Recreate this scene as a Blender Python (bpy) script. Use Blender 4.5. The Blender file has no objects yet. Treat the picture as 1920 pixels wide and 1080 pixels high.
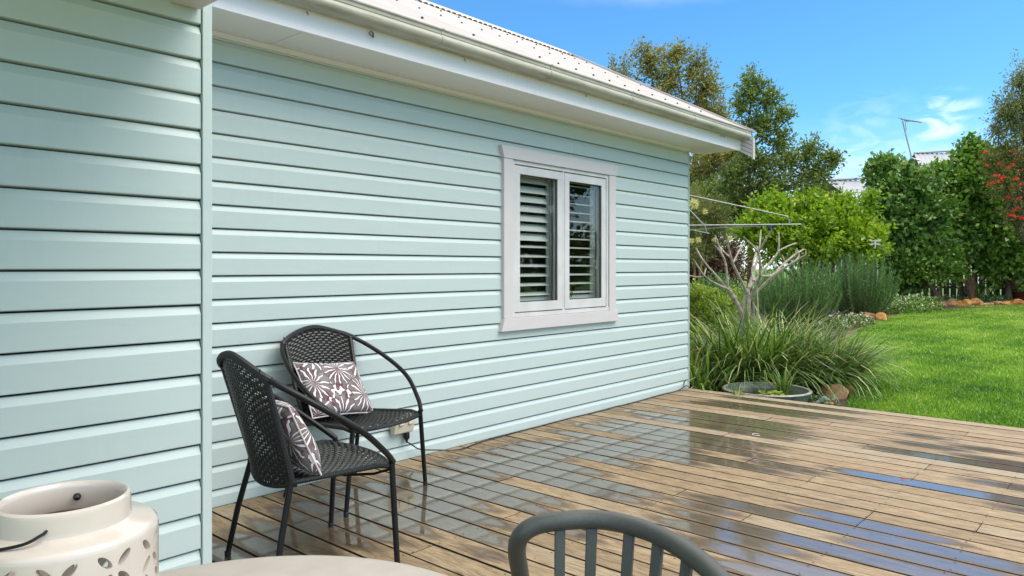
import bpy, bmesh, math, random
import numpy as np
from mathutils import Vector, Matrix
random.seed(7); RNG = np.random.default_rng(7)
S = bpy.context.scene
COL = S.collection
PI = math.pi
# ------------------------------------------------------------------ camera
F = 1379.0; CA, SA = .7471, .6647; EYE = 1.226
cam = bpy.data.cameras.new('camera'); co = bpy.data.objects.new('camera', cam); COL.objects.link(co)
cam.sensor_width = 36; cam.lens = F/1920*36; cam.shift_y = -38/1920
cam.clip_start = .05; cam.clip_end = 900
co.location = (0, 0, EYE)
co.rotation_euler = (PI/2, 0, math.atan2(SA, CA)-PI/2)
S.camera = co
# ------------------------------------------------------------------ world and sun
SUN_EL, SUN_AZ = math.radians(52), math.radians(-62)   # direction the light comes from: azimuth measured from +X
w = bpy.data.worlds.new('World'); S.world = w; w.use_nodes = True
nt = w.node_tree; nt.nodes.clear()
def wn(t, **k):
    n = nt.nodes.new(t)
    for a, b in k.items(): setattr(n, a, b)
    return n
def mth(tree, op, a, b=None, c=None, clamp=False):
    n = tree.nodes.new('ShaderNodeMath'); n.operation = op; n.use_clamp = clamp
    for i, v in enumerate((a, b, c)):
        if v is None: continue
        if isinstance(v, (int, float)): n.inputs[i].default_value = v
        else: tree.links.new(v, n.inputs[i])
    return n.outputs[0]
def sstep(tree, v, a, b):
    n = tree.nodes.new('ShaderNodeMapRange'); n.interpolation_type = 'SMOOTHSTEP'
    tree.links.new(v, n.inputs[0]); n.inputs[1].default_value = a; n.inputs[2].default_value = b
    return n.outputs[0]
sky = wn('ShaderNodeTexSky', sky_type='NISHITA', sun_disc=False)
sky.sun_elevation = SUN_EL; sky.sun_rotation = PI/2-SUN_AZ
sky.air_density = 1.0; sky.dust_density = .4; sky.ozone_density = 2.0
tc = wn('ShaderNodeTexCoord'); sep = wn('ShaderNodeSeparateXYZ'); nt.links.new(tc.outputs['Generated'], sep.inputs[0])
noi = wn('ShaderNodeTexNoise'); noi.inputs['Scale'].default_value = 2.6; noi.inputs['Detail'].default_value = 7; noi.inputs['Roughness'].default_value = .55
mp = wn('ShaderNodeMapping'); mp.inputs['Scale'].default_value = (1, 1, 2.6); nt.links.new(tc.outputs['Generated'], mp.inputs[0]); nt.links.new(mp.outputs[0], noi.inputs['Vector'])
el = mth(nt, 'ADD', sep.outputs[2], mth(nt, 'MULTIPLY', mth(nt, 'SUBTRACT', noi.outputs[0], .5), .12))
deck_cloud = mth(nt, 'MULTIPLY', sstep(nt, el, .325, .45), .95)
low = mth(nt, 'MULTIPLY', sstep(nt, el, .20, -.02), .62)
# one feathery wisp low over the neighbour's roof
def wisp(px, py, sharp, amp):
    d = Vector((CA*F+(px-960)*SA, SA*F-(px-960)*CA, 502-py)).normalized()
    dot = wn('ShaderNodeVectorMath', operation='DOT_PRODUCT'); dot.inputs[1].default_value = d
    nt.links.new(tc.outputs['Generated'], dot.inputs[0])
    n2 = wn('ShaderNodeTexNoise'); n2.inputs['Scale'].default_value = 16; n2.inputs['Detail'].default_value = 7; n2.inputs['Distortion'].default_value = 1.6
    nt.links.new(mp.outputs[0], n2.inputs['Vector'])
    return mth(nt, 'MULTIPLY', mth(nt, 'MULTIPLY', sstep(nt, dot.outputs['Value'], 1-sharp, 1.0), sstep(nt, n2.outputs[0], .40, .66)), amp)
wi = mth(nt, 'ADD', wisp(1780, 225, .0009, .34), wisp(1640, 290, .004, .10))
cov = mth(nt, 'ADD', mth(nt, 'MAXIMUM', deck_cloud, low), wi, clamp=True)
tint = wn('ShaderNodeMix', data_type='RGBA', blend_type='MULTIPLY'); tint.inputs[0].default_value = 1
nt.links.new(sky.outputs[0], tint.inputs[6]); tint.inputs[7].default_value = (.44, .88, 1.16, 1)
cm = wn('ShaderNodeMix', data_type='RGBA'); nt.links.new(cov, cm.inputs[0]); nt.links.new(tint.outputs[2], cm.inputs[6])
cm.inputs[7].default_value = (9.8, 9.6, 9.5, 1)
bg = wn('ShaderNodeBackground'); bg.inputs[1].default_value = .12; nt.links.new(cm.outputs[2], bg.inputs[0])
wo = wn('ShaderNodeOutputWorld'); nt.links.new(bg.outputs[0], wo.inputs[0])
sl = bpy.data.lights.new('sun', 'SUN'); sl.energy = 1.5; sl.angle = math.radians(38); sl.color = (1, .95, .87)
so = bpy.data.objects.new('sun', sl); COL.objects.link(so)
sd = Vector((math.cos(SUN_AZ)*math.cos(SUN_EL), math.sin(SUN_AZ)*math.cos(SUN_EL), math.sin(SUN_EL)))
so.rotation_euler = sd.to_track_quat('Z', 'Y').to_euler()
S.view_settings.view_transform = 'Standard'; S.view_settings.look = 'None'; S.view_settings.exposure = .74; S.view_settings.gamma = 1
S.view_settings.use_curve_mapping = False
S.render.engine = 'CYCLES'
S.cycles.max_bounces = 8; S.cycles.transparent_max_bounces = 16
# ------------------------------------------------------------------ helpers
def at(px, py, d):
    l = (px-960)/F*d
    return Vector((CA*d+SA*l, SA*d-CA*l, EYE-(py-502)/F*d))
def gz(x, y=0):
    x = min(max(x, 6.8), 34)
    return -.28+.0264*(x-6.8)
def onground(px, d):
    p = at(px, 502, d); return Vector((p.x, p.y, gz(p.x)))
def M(name):
    m = bpy.data.materials.new(name); m.use_nodes = True
    return m, m.node_tree, m.node_tree.nodes['Principled BSDF']
def rgb(c): return (c[0], c[1], c[2], 1)
def ramp(t, fac, stops, interp='LINEAR'):
    n = t.nodes.new('ShaderNodeValToRGB'); n.color_ramp.interpolation = interp
    e = n.color_ramp.elements
    while len(e) < len(stops): e.new(.5)
    for i, (p, c) in enumerate(stops): e[i].position = p; e[i].color = rgb(c)
    t.links.new(fac, n.inputs[0]); return n.outputs[0]
def noise(t, scale, detail=4, vec=None, rough=.55, dist=0, mapscale=None, coord='Object'):
    n = t.nodes.new('ShaderNodeTexNoise'); n.inputs['Scale'].default_value = scale; n.inputs['Detail'].default_value = detail
    n.inputs['Roughness'].default_value = rough; n.inputs['Distortion'].default_value = dist
    if vec is None:
        c = t.nodes.new('ShaderNodeTexCoord'); vec = c.outputs[coord]
    if mapscale:
        m = t.nodes.new('ShaderNodeMapping'); m.inputs['Scale'].default_value = mapscale; t.links.new(vec, m.inputs[0]); vec = m.outputs[0]
    t.links.new(vec, n.inputs['Vector']); return n.outputs[0]
def mixc(t, fac, a, b, mode='MIX'):
    n = t.nodes.new('ShaderNodeMix'); n.data_type = 'RGBA'; n.blend_type = mode
    for i, v in ((0, fac), (6, a), (7, b)):
        if isinstance(v, (int, float)): n.inputs[i].default_value = v
        elif isinstance(v, tuple): n.inputs[i].default_value = rgb(v)
        else: t.links.new(v, n.inputs[i])
    return n.outputs[2]
def bump(t, b, h, strength=.3, dist=.01):
    n = t.nodes.new('ShaderNodeBump'); n.inputs['Strength'].default_value = strength; n.inputs['Distance'].default_value = dist
    t.links.new(h, n.inputs['Height']); t.links.new(n.outputs[0], b.inputs['Normal']); return n
def plain(name, c1, c2=None, scale=8, rough=.5, rvar=.1, bs=.0, bscale=60, metal=0, spec=.5):
    m, t, b = M(name)
    c2 = c2 or tuple(x*.8 for x in c1)
    n = noise(t, scale, 5)
    t.links.new(ramp(t, n, [(.3, c2), (.7, c1)]), b.inputs['Base Color'])
    r = t.nodes.new('ShaderNodeMapRange'); t.links.new(n, r.inputs[0]); r.inputs[3].default_value = rough+rvar; r.inputs[4].default_value = rough-rvar
    t.links.new(r.outputs[0], b.inputs['Roughness'])
    b.inputs['Metallic'].default_value = metal; b.inputs['Specular IOR Level'].default_value = spec
    if bs: bump(t, b, noise(t, bscale, 4), bs, .004)
    return m
def paint(name, c, dirt=(.30, .29, .24), amt=.25):
    m, t, b = M(name)
    n = noise(t, 1.7, 6, rough=.65, coord='Object')
    st = noise(t, 5, 5, mapscale=(6, 6, .6))
    f = mth(t, 'MULTIPLY', sstep(t, mth(t, 'ADD', n, mth(t, 'MULTIPLY', st, .6)), .82, 1.25), amt)
    sp = noise(t, 230, 2); spk = sstep(t, sp, .755, .80)
    col = mixc(t, f, c, dirt); col = mixc(t, mth(t, 'MULTIPLY', spk, .5), col, dirt)
    t.links.new(col, b.inputs['Base Color'])
    b.inputs['Roughness'].default_value = .42
    wv = noise(t, 2.2, 3, mapscale=(.8, .8, 3)); fi = noise(t, 90, 3)
    bump(t, b, mth(t, 'ADD', mth(t, 'MULTIPLY', wv, 3.5), mth(t, 'MULTIPLY', fi, .25)), .16, .006)
    return m
MAT = {}
MAT['board'] = paint('mint_paint', (.495, .585, .560), (.28, .33, .29), .12)
MAT['trim_mint'] = paint('mint_trim_paint', (.51, .595, .57), (.22, .25, .21), .25)
MAT['white'] = paint('white_paint', (.60, .565, .56), (.35, .33, .28), .12)
MAT['fascia'] = paint('fascia_paint', (.86, .84, .855), (.4, .38, .33), .15)
MAT['soffit'] = paint('soffit_paint', (.84, .82, .825), (.4, .38, .33), .2)
MAT['sash'] = plain('sash_pvc', (.66, .655, .65), (.56, .55, .54), 5, .3, .05)
MAT['louvre'] = plain('louvre_paint', (.78, .77, .74), (.7, .69, .66), 5, .35, .05)
MAT['dark'] = plain('dark_cavity', (.02, .02, .018), None, 5, .8)
MAT['rubber'] = plain('black_seal', (.015, .015, .015), None, 20, .5)
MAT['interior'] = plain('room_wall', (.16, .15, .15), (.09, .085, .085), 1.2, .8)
MAT['curtain'] = plain('brown_curtain', (.16, .07, .045), (.09, .04, .03), 4, .8)
MAT['steel'] = plain('galvanised_steel', (.42, .43, .43), (.30, .30, .29), 14, .4, .1, metal=.7)
MAT['blackmetal'] = plain('black_powder_coat', (.006, .007, .007), (.010, .010, .010), 30, .36, .06, spec=.3)
MAT['wire'] = plain('black_wire', (.006, .006, .006), None, 30, .35)
MAT['cream'] = plain('cream_plastic', (.66, .60, .45), (.56, .5, .37), 9, .35)
MAT['stonetop'] = plain('table_terrazzo', (.47, .42, .375), (.40, .355, .31), 16, .42, .05, .05, 120)
MAT['cement'] = plain('cement', (.3, .29, .27), (.2, .19, .18), 9, .8, .05, .3)
def gutter_mat():
    m, t, b = M('gutter_paint')
    n = noise(t, 3, 6, mapscale=(.7, 4, 5), rough=.7)
    col = ramp(t, n, [(.30, (.26, .245, .18)), (.55, (.42, .405, .325)), (.8, (.50, .485, .41))])
    s = sstep(t, noise(t, 22, 4, mapscale=(.25, 3, 5)), .63, .72)
    col = mixc(t, mth(t, 'MULTIPLY', s, .7), col, (.20, .18, .13))
    t.links.new(col, b.inputs['Base Color']); b.inputs['Roughness'].default_value = .38
    return m
MAT['gutter'] = gutter_mat()
MAT['roof'] = plain('roof_steel', (.46, .425, .405), (.36, .33, .31), 3, .5, .08)
MAT['roofgrey'] = plain('grey_roof_steel', (.36, .38, .40), (.30, .32, .34), 1.5, .45, .08)
MAT['ridge'] = plain('ridge_cap_steel', (.55, .47, .36), (.45, .38, .29), 6, .45)
def wicker_mat():
    m, t, b = M('black_wicker')
    n = noise(t, 160, 3)
    t.links.new(ramp(t, n, [(.35, (.010, .011, .011)), (.7, (.022, .024, .023))]), b.inputs['Base Color'])
    b.inputs['Roughness'].default_value = .34; b.inputs['Specular IOR Level'].default_value = .42
    return m
MAT['wicker'] = wicker_mat()
def greychair_mat():
    m, t, b = M('grey_resin')
    n = noise(t, 300, 3)
    t.links.new(ramp(t, n, [(.35, (.058, .066, .061)), (.7, (.076, .084, .077))]), b.inputs['Base Color'])
    b.inputs['Roughness'].default_value = .48
    bump(t, b, n, .12, .001)
    return m
MAT['resin'] = greychair_mat()
def ceramic():
    m, t, b = M('cream_ceramic')
    n = noise(t, 9, 5)
    t.links.new(ramp(t, n, [(.3, (.52, .46, .395)), (.7, (.58, .52, .455))]), b.inputs['Base Color'])
    b.inputs['Roughness'].default_value = .22; b.inputs['Coat Weight'].default_value = .6; b.inputs['Coat Roughness'].default_value = .08
    return m
MAT['ceramic'] = ceramic()
def glass():
    m, t, b = M('window_glass'); t.nodes.remove(b)
    o = t.nodes['Material Output']
    tr = t.nodes.new('ShaderNodeBsdfTransparent'); tr.inputs[0].default_value = (.90, .93, .92, 1)
    gl = t.nodes.new('ShaderNodeBsdfGlossy'); gl.inputs['Roughness'].default_value = .015
    fr = t.nodes.new('ShaderNodeLayerWeight'); fr.inputs[0].default_value = .5
    k = mth(t, 'ADD', .035, mth(t, 'MULTIPLY', mth(t, 'POWER', fr.outputs['Facing'], 4.0), .9), clamp=True)
    mx = t.nodes.new('ShaderNodeMixShader'); t.links.new(k, mx.inputs[0]); t.links.new(tr.outputs[0], mx.inputs[1]); t.links.new(gl.outputs[0], mx.inputs[2])
    t.links.new(mx.outputs[0], o.inputs[0]); return m
MAT['glass'] = glass()
def deck_mat():
    m, t, b = M('weathered_decking')
    tcn = t.nodes.new('ShaderNodeTexCoord'); oi = t.nodes.new('ShaderNodeObjectInfo')
    off = t.nodes.new('ShaderNodeVectorMath'); off.operation = 'MULTIPLY_ADD'
    cx = t.nodes.new('ShaderNodeCombineXYZ')
    for i in range(3): t.links.new(oi.outputs['Random'], cx.inputs[i])
    t.links.new(cx.outputs[0], off.inputs[0]); off.inputs[1].default_value = (37, 61, 13); t.links.new(tcn.outputs['Object'], off.inputs[2])
    v = off.outputs[0]
    g1 = noise(t, 9, 6, v, .65, .6, (9, .9, 9))
    g2 = noise(t, 40, 4, v, .6, 0, (5, .35, 5))
    g3 = noise(t, 2.2, 4, v, .6, .5, (3, .9, 3))
    g = mth(t, 'ADD', mth(t, 'MULTIPLY', g1, .55), mth(t, 'MULTIPLY', g2, .45))
    dry = ramp(t, g, [(.30, (.055, .034, .017)), (.42, (.195, .128, .064)), (.54, (.36, .258, .142)), (.72, (.52, .405, .250))])
    grey = ramp(t, g, [(.3, (.10, .078, .050)), (.52, (.29, .235, .155)), (.75, (.46, .39, .28))])
    rnd = mth(t, 'ADD', mth(t, 'MULTIPLY', g3, .9), mth(t, 'SUBTRACT', mth(t, 'MULTIPLY', oi.outputs['Random'], .7), .4))
    dry = mixc(t, sstep(t, rnd, .30, .95), dry, grey)
    hv = t.nodes.new('ShaderNodeHueSaturation'); t.links.new(dry, hv.inputs['Color'])
    vr = t.nodes.new('ShaderNodeMapRange'); t.links.new(oi.outputs['Random'], vr.inputs[0]); vr.inputs[3].default_value = .72; vr.inputs[4].default_value = 1.08
    t.links.new(vr.outputs[0], hv.inputs['Value']); dry = hv.outputs[0]
    # wear: dark blotches
    bl = sstep(t, noise(t, 3.5, 6, tcn.outputs['Object'], .7), .60, .74)
    dry = mixc(t, mth(t, 'MULTIPLY', bl, .55), dry, (.085, .060, .040))
    at_ = t.nodes.new('ShaderNodeAttribute'); at_.attribute_name = 'wet'
    wn_ = noise(t, 26, 4, tcn.outputs['Object'], .6, 0, (1, .5, 1))
    wet = mth(t, 'ADD', at_.outputs['Fac'], mth(t, 'MULTIPLY', mth(t, 'SUBTRACT', wn_, .5), .26))
    damp = sstep(t, wet, .10, .46); pool = sstep(t, wet, .49, .64)
    wc = mixc(t, 1, dry, (.46, .41, .37), 'MULTIPLY')
    col = mixc(t, damp, dry, wc)
    pc = mixc(t, 1, dry, (.33, .285, .23), 'MULTIPLY')
    col = mixc(t, pool, col, pc)
    t.links.new(col, b.inputs['Base Color'])
    r = mth(t, 'SUBTRACT', .62, mth(t, 'MULTIPLY', damp, .26)); t.links.new(r, b.inputs['Roughness'])
    t.links.new(mth(t, 'MULTIPLY', pool, 1.0), b.inputs['Coat Weight'])
    b.inputs['Coat IOR'].default_value = 1.95; b.inputs['Coat Roughness'].default_value = .05
    bn = t.nodes.new('ShaderNodeBump'); bn.inputs['Distance'].default_value = .003
    t.links.new(mth(t, 'MULTIPLY', mth(t, 'SUBTRACT', 1.0, pool), .45), bn.inputs['Strength'])
    t.links.new(g, bn.inputs['Height']); t.links.new(bn.outputs[0], b.inputs['Normal'])
    # a barely rippled water surface
    cb = t.nodes.new('ShaderNodeBump'); cb.inputs['Strength'].default_value = .12; cb.inputs['Distance'].default_value = .0015
    t.links.new(noise(t, 7, 2, tcn.outputs['Object'], .5, 0, (2.5, .6, 1)), cb.inputs['Height']); t.links.new(cb.outputs[0], b.inputs['Coat Normal'])
    return m
MAT['deck'] = deck_mat()
MAT['deckside'] = plain('gap_shade_board_edge', (.035, .026, .018), (.015, .012, .009), 20, .8)  # gap shade put into the colour: near-black board sides keep the joints dark
def leaf_mat(name, stops, rough=.42, trans=.3):
    m, t, b = M(name)
    a = t.nodes.new('ShaderNodeAttribute'); a.attribute_name = 'v'
    col = ramp(t, a.outputs['Fac'], stops)
    t.links.new(col, b.inputs['Base Color']); b.inputs['Roughness'].default_value = rough; b.inputs['Specular IOR Level'].default_value = .45
    tl = t.nodes.new('ShaderNodeBsdfTranslucent'); br = mixc(t, 1, col, (1.25, 1.35, .6), 'MULTIPLY'); t.links.new(br, tl.inputs[0])
    mx = t.nodes.new('ShaderNodeMixShader'); mx.inputs[0].default_value = trans
    t.links.new(b.outputs[0], mx.inputs[1]); t.links.new(tl.outputs[0], mx.inputs[2]); t.links.new(mx.outputs[0], t.nodes['Material Output'].inputs[0])
    return m
G = lambda *a: list(a)
MAT['leaf_gum'] = leaf_mat('gum_leaf', [(0, (.07, .075, .02)), (.35, (.17, .18, .045)), (.75, (.33, .31, .085)), (1, (.46, .31, .11))])
_unused = leaf_mat('gum_leaf', [(0, (0.081, 0.091, 0.022)), (.35, (0.196, 0.184, 0.042)), (.7, (0.368, 0.295, 0.068)), (1, (0.598, 0.306, 0.083))])
MAT['leaf_dark'] = leaf_mat('dark_leaf', [(0, (0.044, 0.075, 0.021)), (.4, (0.102, 0.167, 0.036)), (.8, (0.194, 0.274, 0.058)), (1, (0.347, 0.391, 0.091))])
MAT['leaf_olive'] = leaf_mat('olive_leaf', [(0, (0.046, 0.083, 0.025)), (.4, (0.129, 0.187, 0.045)), (.8, (0.248, 0.319, 0.080)), (1, (0.386, 0.418, 0.120))])
MAT['leaf_citrus'] = leaf_mat('citrus_leaf', [(0, (0.077, 0.151, 0.012)), (.4, (0.204, 0.340, 0.024)), (.8, (0.375, 0.529, 0.040)), (1, (0.860, 0.693, 0.048))], .35, .4)
MAT['leaf_hedge'] = leaf_mat('hedge_leaf', [(0, (0.037, 0.091, 0.023)), (.45, (0.115, 0.233, 0.051)), (.8, (0.251, 0.406, 0.100)), (1, (0.626, 0.702, 0.286))], .32, .22)
MAT['leaf_hedge2'] = leaf_mat('bright_hedge_leaf', [(0, (0.037, 0.089, 0.017)), (.45, (0.118, 0.244, 0.037)), (.8, (0.253, 0.422, 0.073)), (1, (0.556, 0.650, 0.172))], .32, .25)
MAT['leaf_rose'] = leaf_mat('rosemary_leaf', [(0, (0.036, 0.096, 0.024)), (.5, (0.086, 0.202, 0.048)), (1, (0.201, 0.351, 0.095))], .55, .15)
MAT['leaf_low'] = leaf_mat('low_shrub_leaf', [(0, (0.065, 0.113, 0.015)), (.5, (0.211, 0.308, 0.035)), (.85, (0.405, 0.486, 0.060)), (1, (0.680, 0.583, 0.080))], .4, .35)
MAT['leaf_round'] = leaf_mat('round_leaf', [(0, (.03, .085, .04)), (.6, (.075, .16, .08)), (1, (.16, .26, .15))], .4, .2)
MAT['strap'] = leaf_mat('strap_leaf', [(0, (.03, .065, .015)), (.45, (.09, .175, .03)), (.78, (.22, .36, .07)), (.9, (.55, .60, .27)), (1, (.55, .40, .24))], .36, .22)
MAT['grass'] = leaf_mat('lawn_blade', [(0, (.018, .09, .010)), (.35, (.12, .28, .02)), (.7, (.30, .46, .05)), (.9, (.50, .62, .16)), (1, (.62, .56, .32))], .45, .3)
MAT['brush'] = leaf_mat('bottlebrush_leaf', [(0, (0.054, 0.090, 0.024)), (.5, (0.162, 0.198, 0.048)), (1, (0.360, 0.324, 0.096))], .45, .25)
MAT['red'] = leaf_mat('red_flower', [(0, (0.455, 0.020, 0.016)), (1, (0.900, 0.120, 0.060))], .5, .3)
MAT['mauve'] = leaf_mat('mauve_flower', [(0, (.30, .24, .48)), (1, (.55, .45, .7))], .5, .3)
MAT['whitefl'] = leaf_mat('white_flower', [(0, (.75, .72, .75)), (1, (.88, .86, .9))], .5, .2)
MAT['pink'] = leaf_mat('pink_flower', [(0, (.65, .12, .28)), (1, (.85, .3, .45))], .5, .2)
MAT['yellowfl'] = leaf_mat('yellow_flower', [(0, (.62, .58, .22)), (1, (.80, .76, .42))], .5, .2)
MAT['banksia'] = leaf_mat('banksia_leaf', [(0, (0.042, 0.070, 0.022)), (.5, (0.140, 0.182, 0.044)), (1, (0.336, 0.336, 0.099))], .5, .25)
MAT['redshrub'] = leaf_mat('bronze_leaf', [(0, (.03, .018, .012)), (.5, (.09, .045, .025)), (1, (.17, .11, .05))], .5, .2)
MAT['bark'] = plain('brown_bark', (.15, .11, .08), (.07, .05, .035), 14, .8, .05, .6, 50)
MAT['barkred'] = plain('reddish_bark', (.30, .17, .11), (.16, .09, .06), 14, .8, .05, .5, 50)
MAT['barkpale'] = plain('pale_grey_bark', (.52, .455, .36), (.19, .16, .12), 16, .75, .05, .7, 55)
MAT['soil'] = plain('mulch_soil', (.10, .06, .035), (.04, .025, .016), 25, .9, .02, .9, 40)
MAT['fence'] = plain('dark_fence_timber', (.055, .045, .035), (.03, .024, .018), 12, .85)
MAT['nbwall'] = plain('pale_render', (.72, .70, .68), (.62, .6, .58), 2, .8)
MAT['glazedpot'] = plain('blue_green_glaze', (.20, .27, .23), (.10, .12, .10), 18, .35, .1, .3, 80)
MAT['rimglaze'] = plain('worn_rim_glaze', (.36, .33, .28), (.16, .17, .14), 14, .4)
MAT['leaf_o'] = plain('orange_leaf', (.55, .22, .04), (.3, .12, .03), 30, .5)
MAT['petal'] = plain('red_petal', (.5, .02, .02), None, 30, .5)
MAT['redpot'] = plain('red_glaze', (.06, .012, .010), None, 12, .3)
MAT['peg'] = plain('blue_plastic', (.02, .08, .5), None, 12, .4)
def lawn_mat():
    m, t, b = M('lawn')
    a = noise(t, 1.1, 5); c = noise(t, 60, 5); d = noise(t, .35, 3)
    f = mth(t, 'ADD', mth(t, 'MULTIPLY', a, .35), mth(t, 'MULTIPLY', c, .65))
    col = ramp(t, f, [(.3, (.035, .10, .012)), (.5, (.08, .20, .02)), (.62, (.13, .27, .03)), (.8, (.24, .34, .07))])
    col = mixc(t, mth(t, 'MULTIPLY', sstep(t, d, .45, .7), .4), col, (.22, .31, .05))
    t.links.new(col, b.inputs['Base Color']); b.inputs['Roughness'].default_value = .8; bump(t, b, c, .8, .03); return m
MAT['lawn'] = lawn_mat()
def rock_mat():
    m, t, b = M('sandstone')
    n = noise(t, 5, 7, rough=.65, coord='Object'); oi = t.nodes.new('ShaderNodeObjectInfo')
    a = ramp(t, n, [(.3, (.12, .07, .04)), (.45, (.36, .20, .09)), (.6, (.52, .33, .17)), (.75, (.58, .45, .30))])
    o = ramp(t, n, [(.3, (.14, .06, .02)), (.5, (.50, .22, .05)), (.7, (.66, .38, .14))])
    t.links.new(mixc(t, sstep(t, oi.outputs['Random'], .3, .75), a, o), b.inputs['Base Color'])
    b.inputs['Roughness'].default_value = .85; bump(t, b, noise(t, 22, 6), .7, .03); return m
MAT['rock'] = rock_mat()
def water_mat():
    m, t, b = M('pond_water')
    t.links.new(ramp(t, noise(t, 5, 4), [(.3, (.012, .022, .008)), (.7, (.045, .06, .012))]), b.inputs['Base Color'])
    b.inputs['Roughness'].default_value = .03; b.inputs['IOR'].default_value = 1.5; return m
MAT['water'] = water_mat()
def cushion_mat():
    m, t, b = M('monstera_print')
    tcn = t.nodes.new('ShaderNodeTexCoord')
    wob = t.nodes.new('ShaderNodeTexNoise'); wob.inputs['Scale'].default_value = 7; wob.inputs['Detail'].default_value = 2; t.links.new(tcn.outputs['UV'], wob.inputs[0])
    va = t.nodes.new('ShaderNodeVectorMath'); va.operation = 'MULTIPLY_ADD'; va.inputs[1].default_value = (.09, .09, 0)
    t.links.new(wob.outputs['Color'], va.inputs[0]); t.links.new(tcn.outputs['UV'], va.inputs[2])
    sp = t.nodes.new('ShaderNodeSeparateXYZ'); t.links.new(va.outputs[0], sp.inputs[0])
    X, Y = sp.outputs[0], sp.outputs[1]
    best = None
    for (cx, cy, n, ph) in ((.16, .60, 13, .3), (.58, .84, 15, 1.1), (.88, .36, 14, 2.0), (.50, .02, 12, .5), (.10, .08, 11, .2), (.28, 1.12, 11, 2.2), (.98, .98, 12, .9)):
        dx = mth(t, 'MULTIPLY', mth(t, 'SUBTRACT', X, cx), 1.45); dy = mth(t, 'SUBTRACT', Y, cy)
        r = mth(t, 'SQRT', mth(t, 'ADD', mth(t, 'MULTIPLY', dx, dx), mth(t, 'MULTIPLY', dy, dy)))
        a = mth(t, 'ARCTAN2', dy, dx)
        s_ = mth(t, 'SINE', mth(t, 'ADD', mth(t, 'MULTIPLY', a, n), mth(t, 'MULTIPLY_ADD', r, 3.0, ph)))
        if best is None: best = (r, s_)
        else:
            lt = mth(t, 'LESS_THAN', r, best[0])
            inv = mth(t, 'SUBTRACT', 1.0, lt)
            ns = mth(t, 'ADD', mth(t, 'MULTIPLY', s_, lt), mth(t, 'MULTIPLY', best[1], inv))
            best = (mth(t, 'MINIMUM', r, best[0]), ns)
    r, s_ = best
    # teardrop windows: white where the rib wave is high, closing toward centre and rim
    th = mth(t, 'ADD', mth(t, 'ABSOLUTE', mth(t, 'MULTIPLY', mth(t, 'SUBTRACT', r, .17), 3.4)), .36)
    lob = mth(t, 'SUBTRACT', s_, th)
    white = sstep(t, lob, .06, .14); edge = sstep(t, lob, -.24, -.08)
    rib = sstep(t, s_, -.93, -.99)
    dots = noise(t, 5, 2, tcn.outputs['UV'])
    grey = ramp(t, dots, [(.38, (.085, .03, .04)), (.5, (.13, .12, .115)), (.62, (.21, .21, .195))])
    col = mixc(t, rib, grey, (.30, .13, .14))
    col = mixc(t, edge, col, (.075, .012, .028))
    col = mixc(t, white, col, (.80, .77, .76))
    far = sstep(t, mth(t, 'ADD', r, mth(t, 'MULTIPLY', s_, .05)), .37, .385)
    far2 = sstep(t, mth(t, 'ADD', r, mth(t, 'MULTIPLY', s_, .05)), .345, .36)
    col = mixc(t, far2, col, (.08, .03, .05)); col = mixc(t, far, col, (.80, .77, .76))
    t.links.new(col, b.inputs['Base Color']); b.inputs['Roughness'].default_value = .85; b.inputs['Sheen Weight'].default_value = .2
    bump(t, b, noise(t, 400, 2), .15, .001); return m
MAT['cushion'] = cushion_mat()
MAT['piping'] = plain('cushion_piping', (.75, .66, .64), None, 40, .8)

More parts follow.
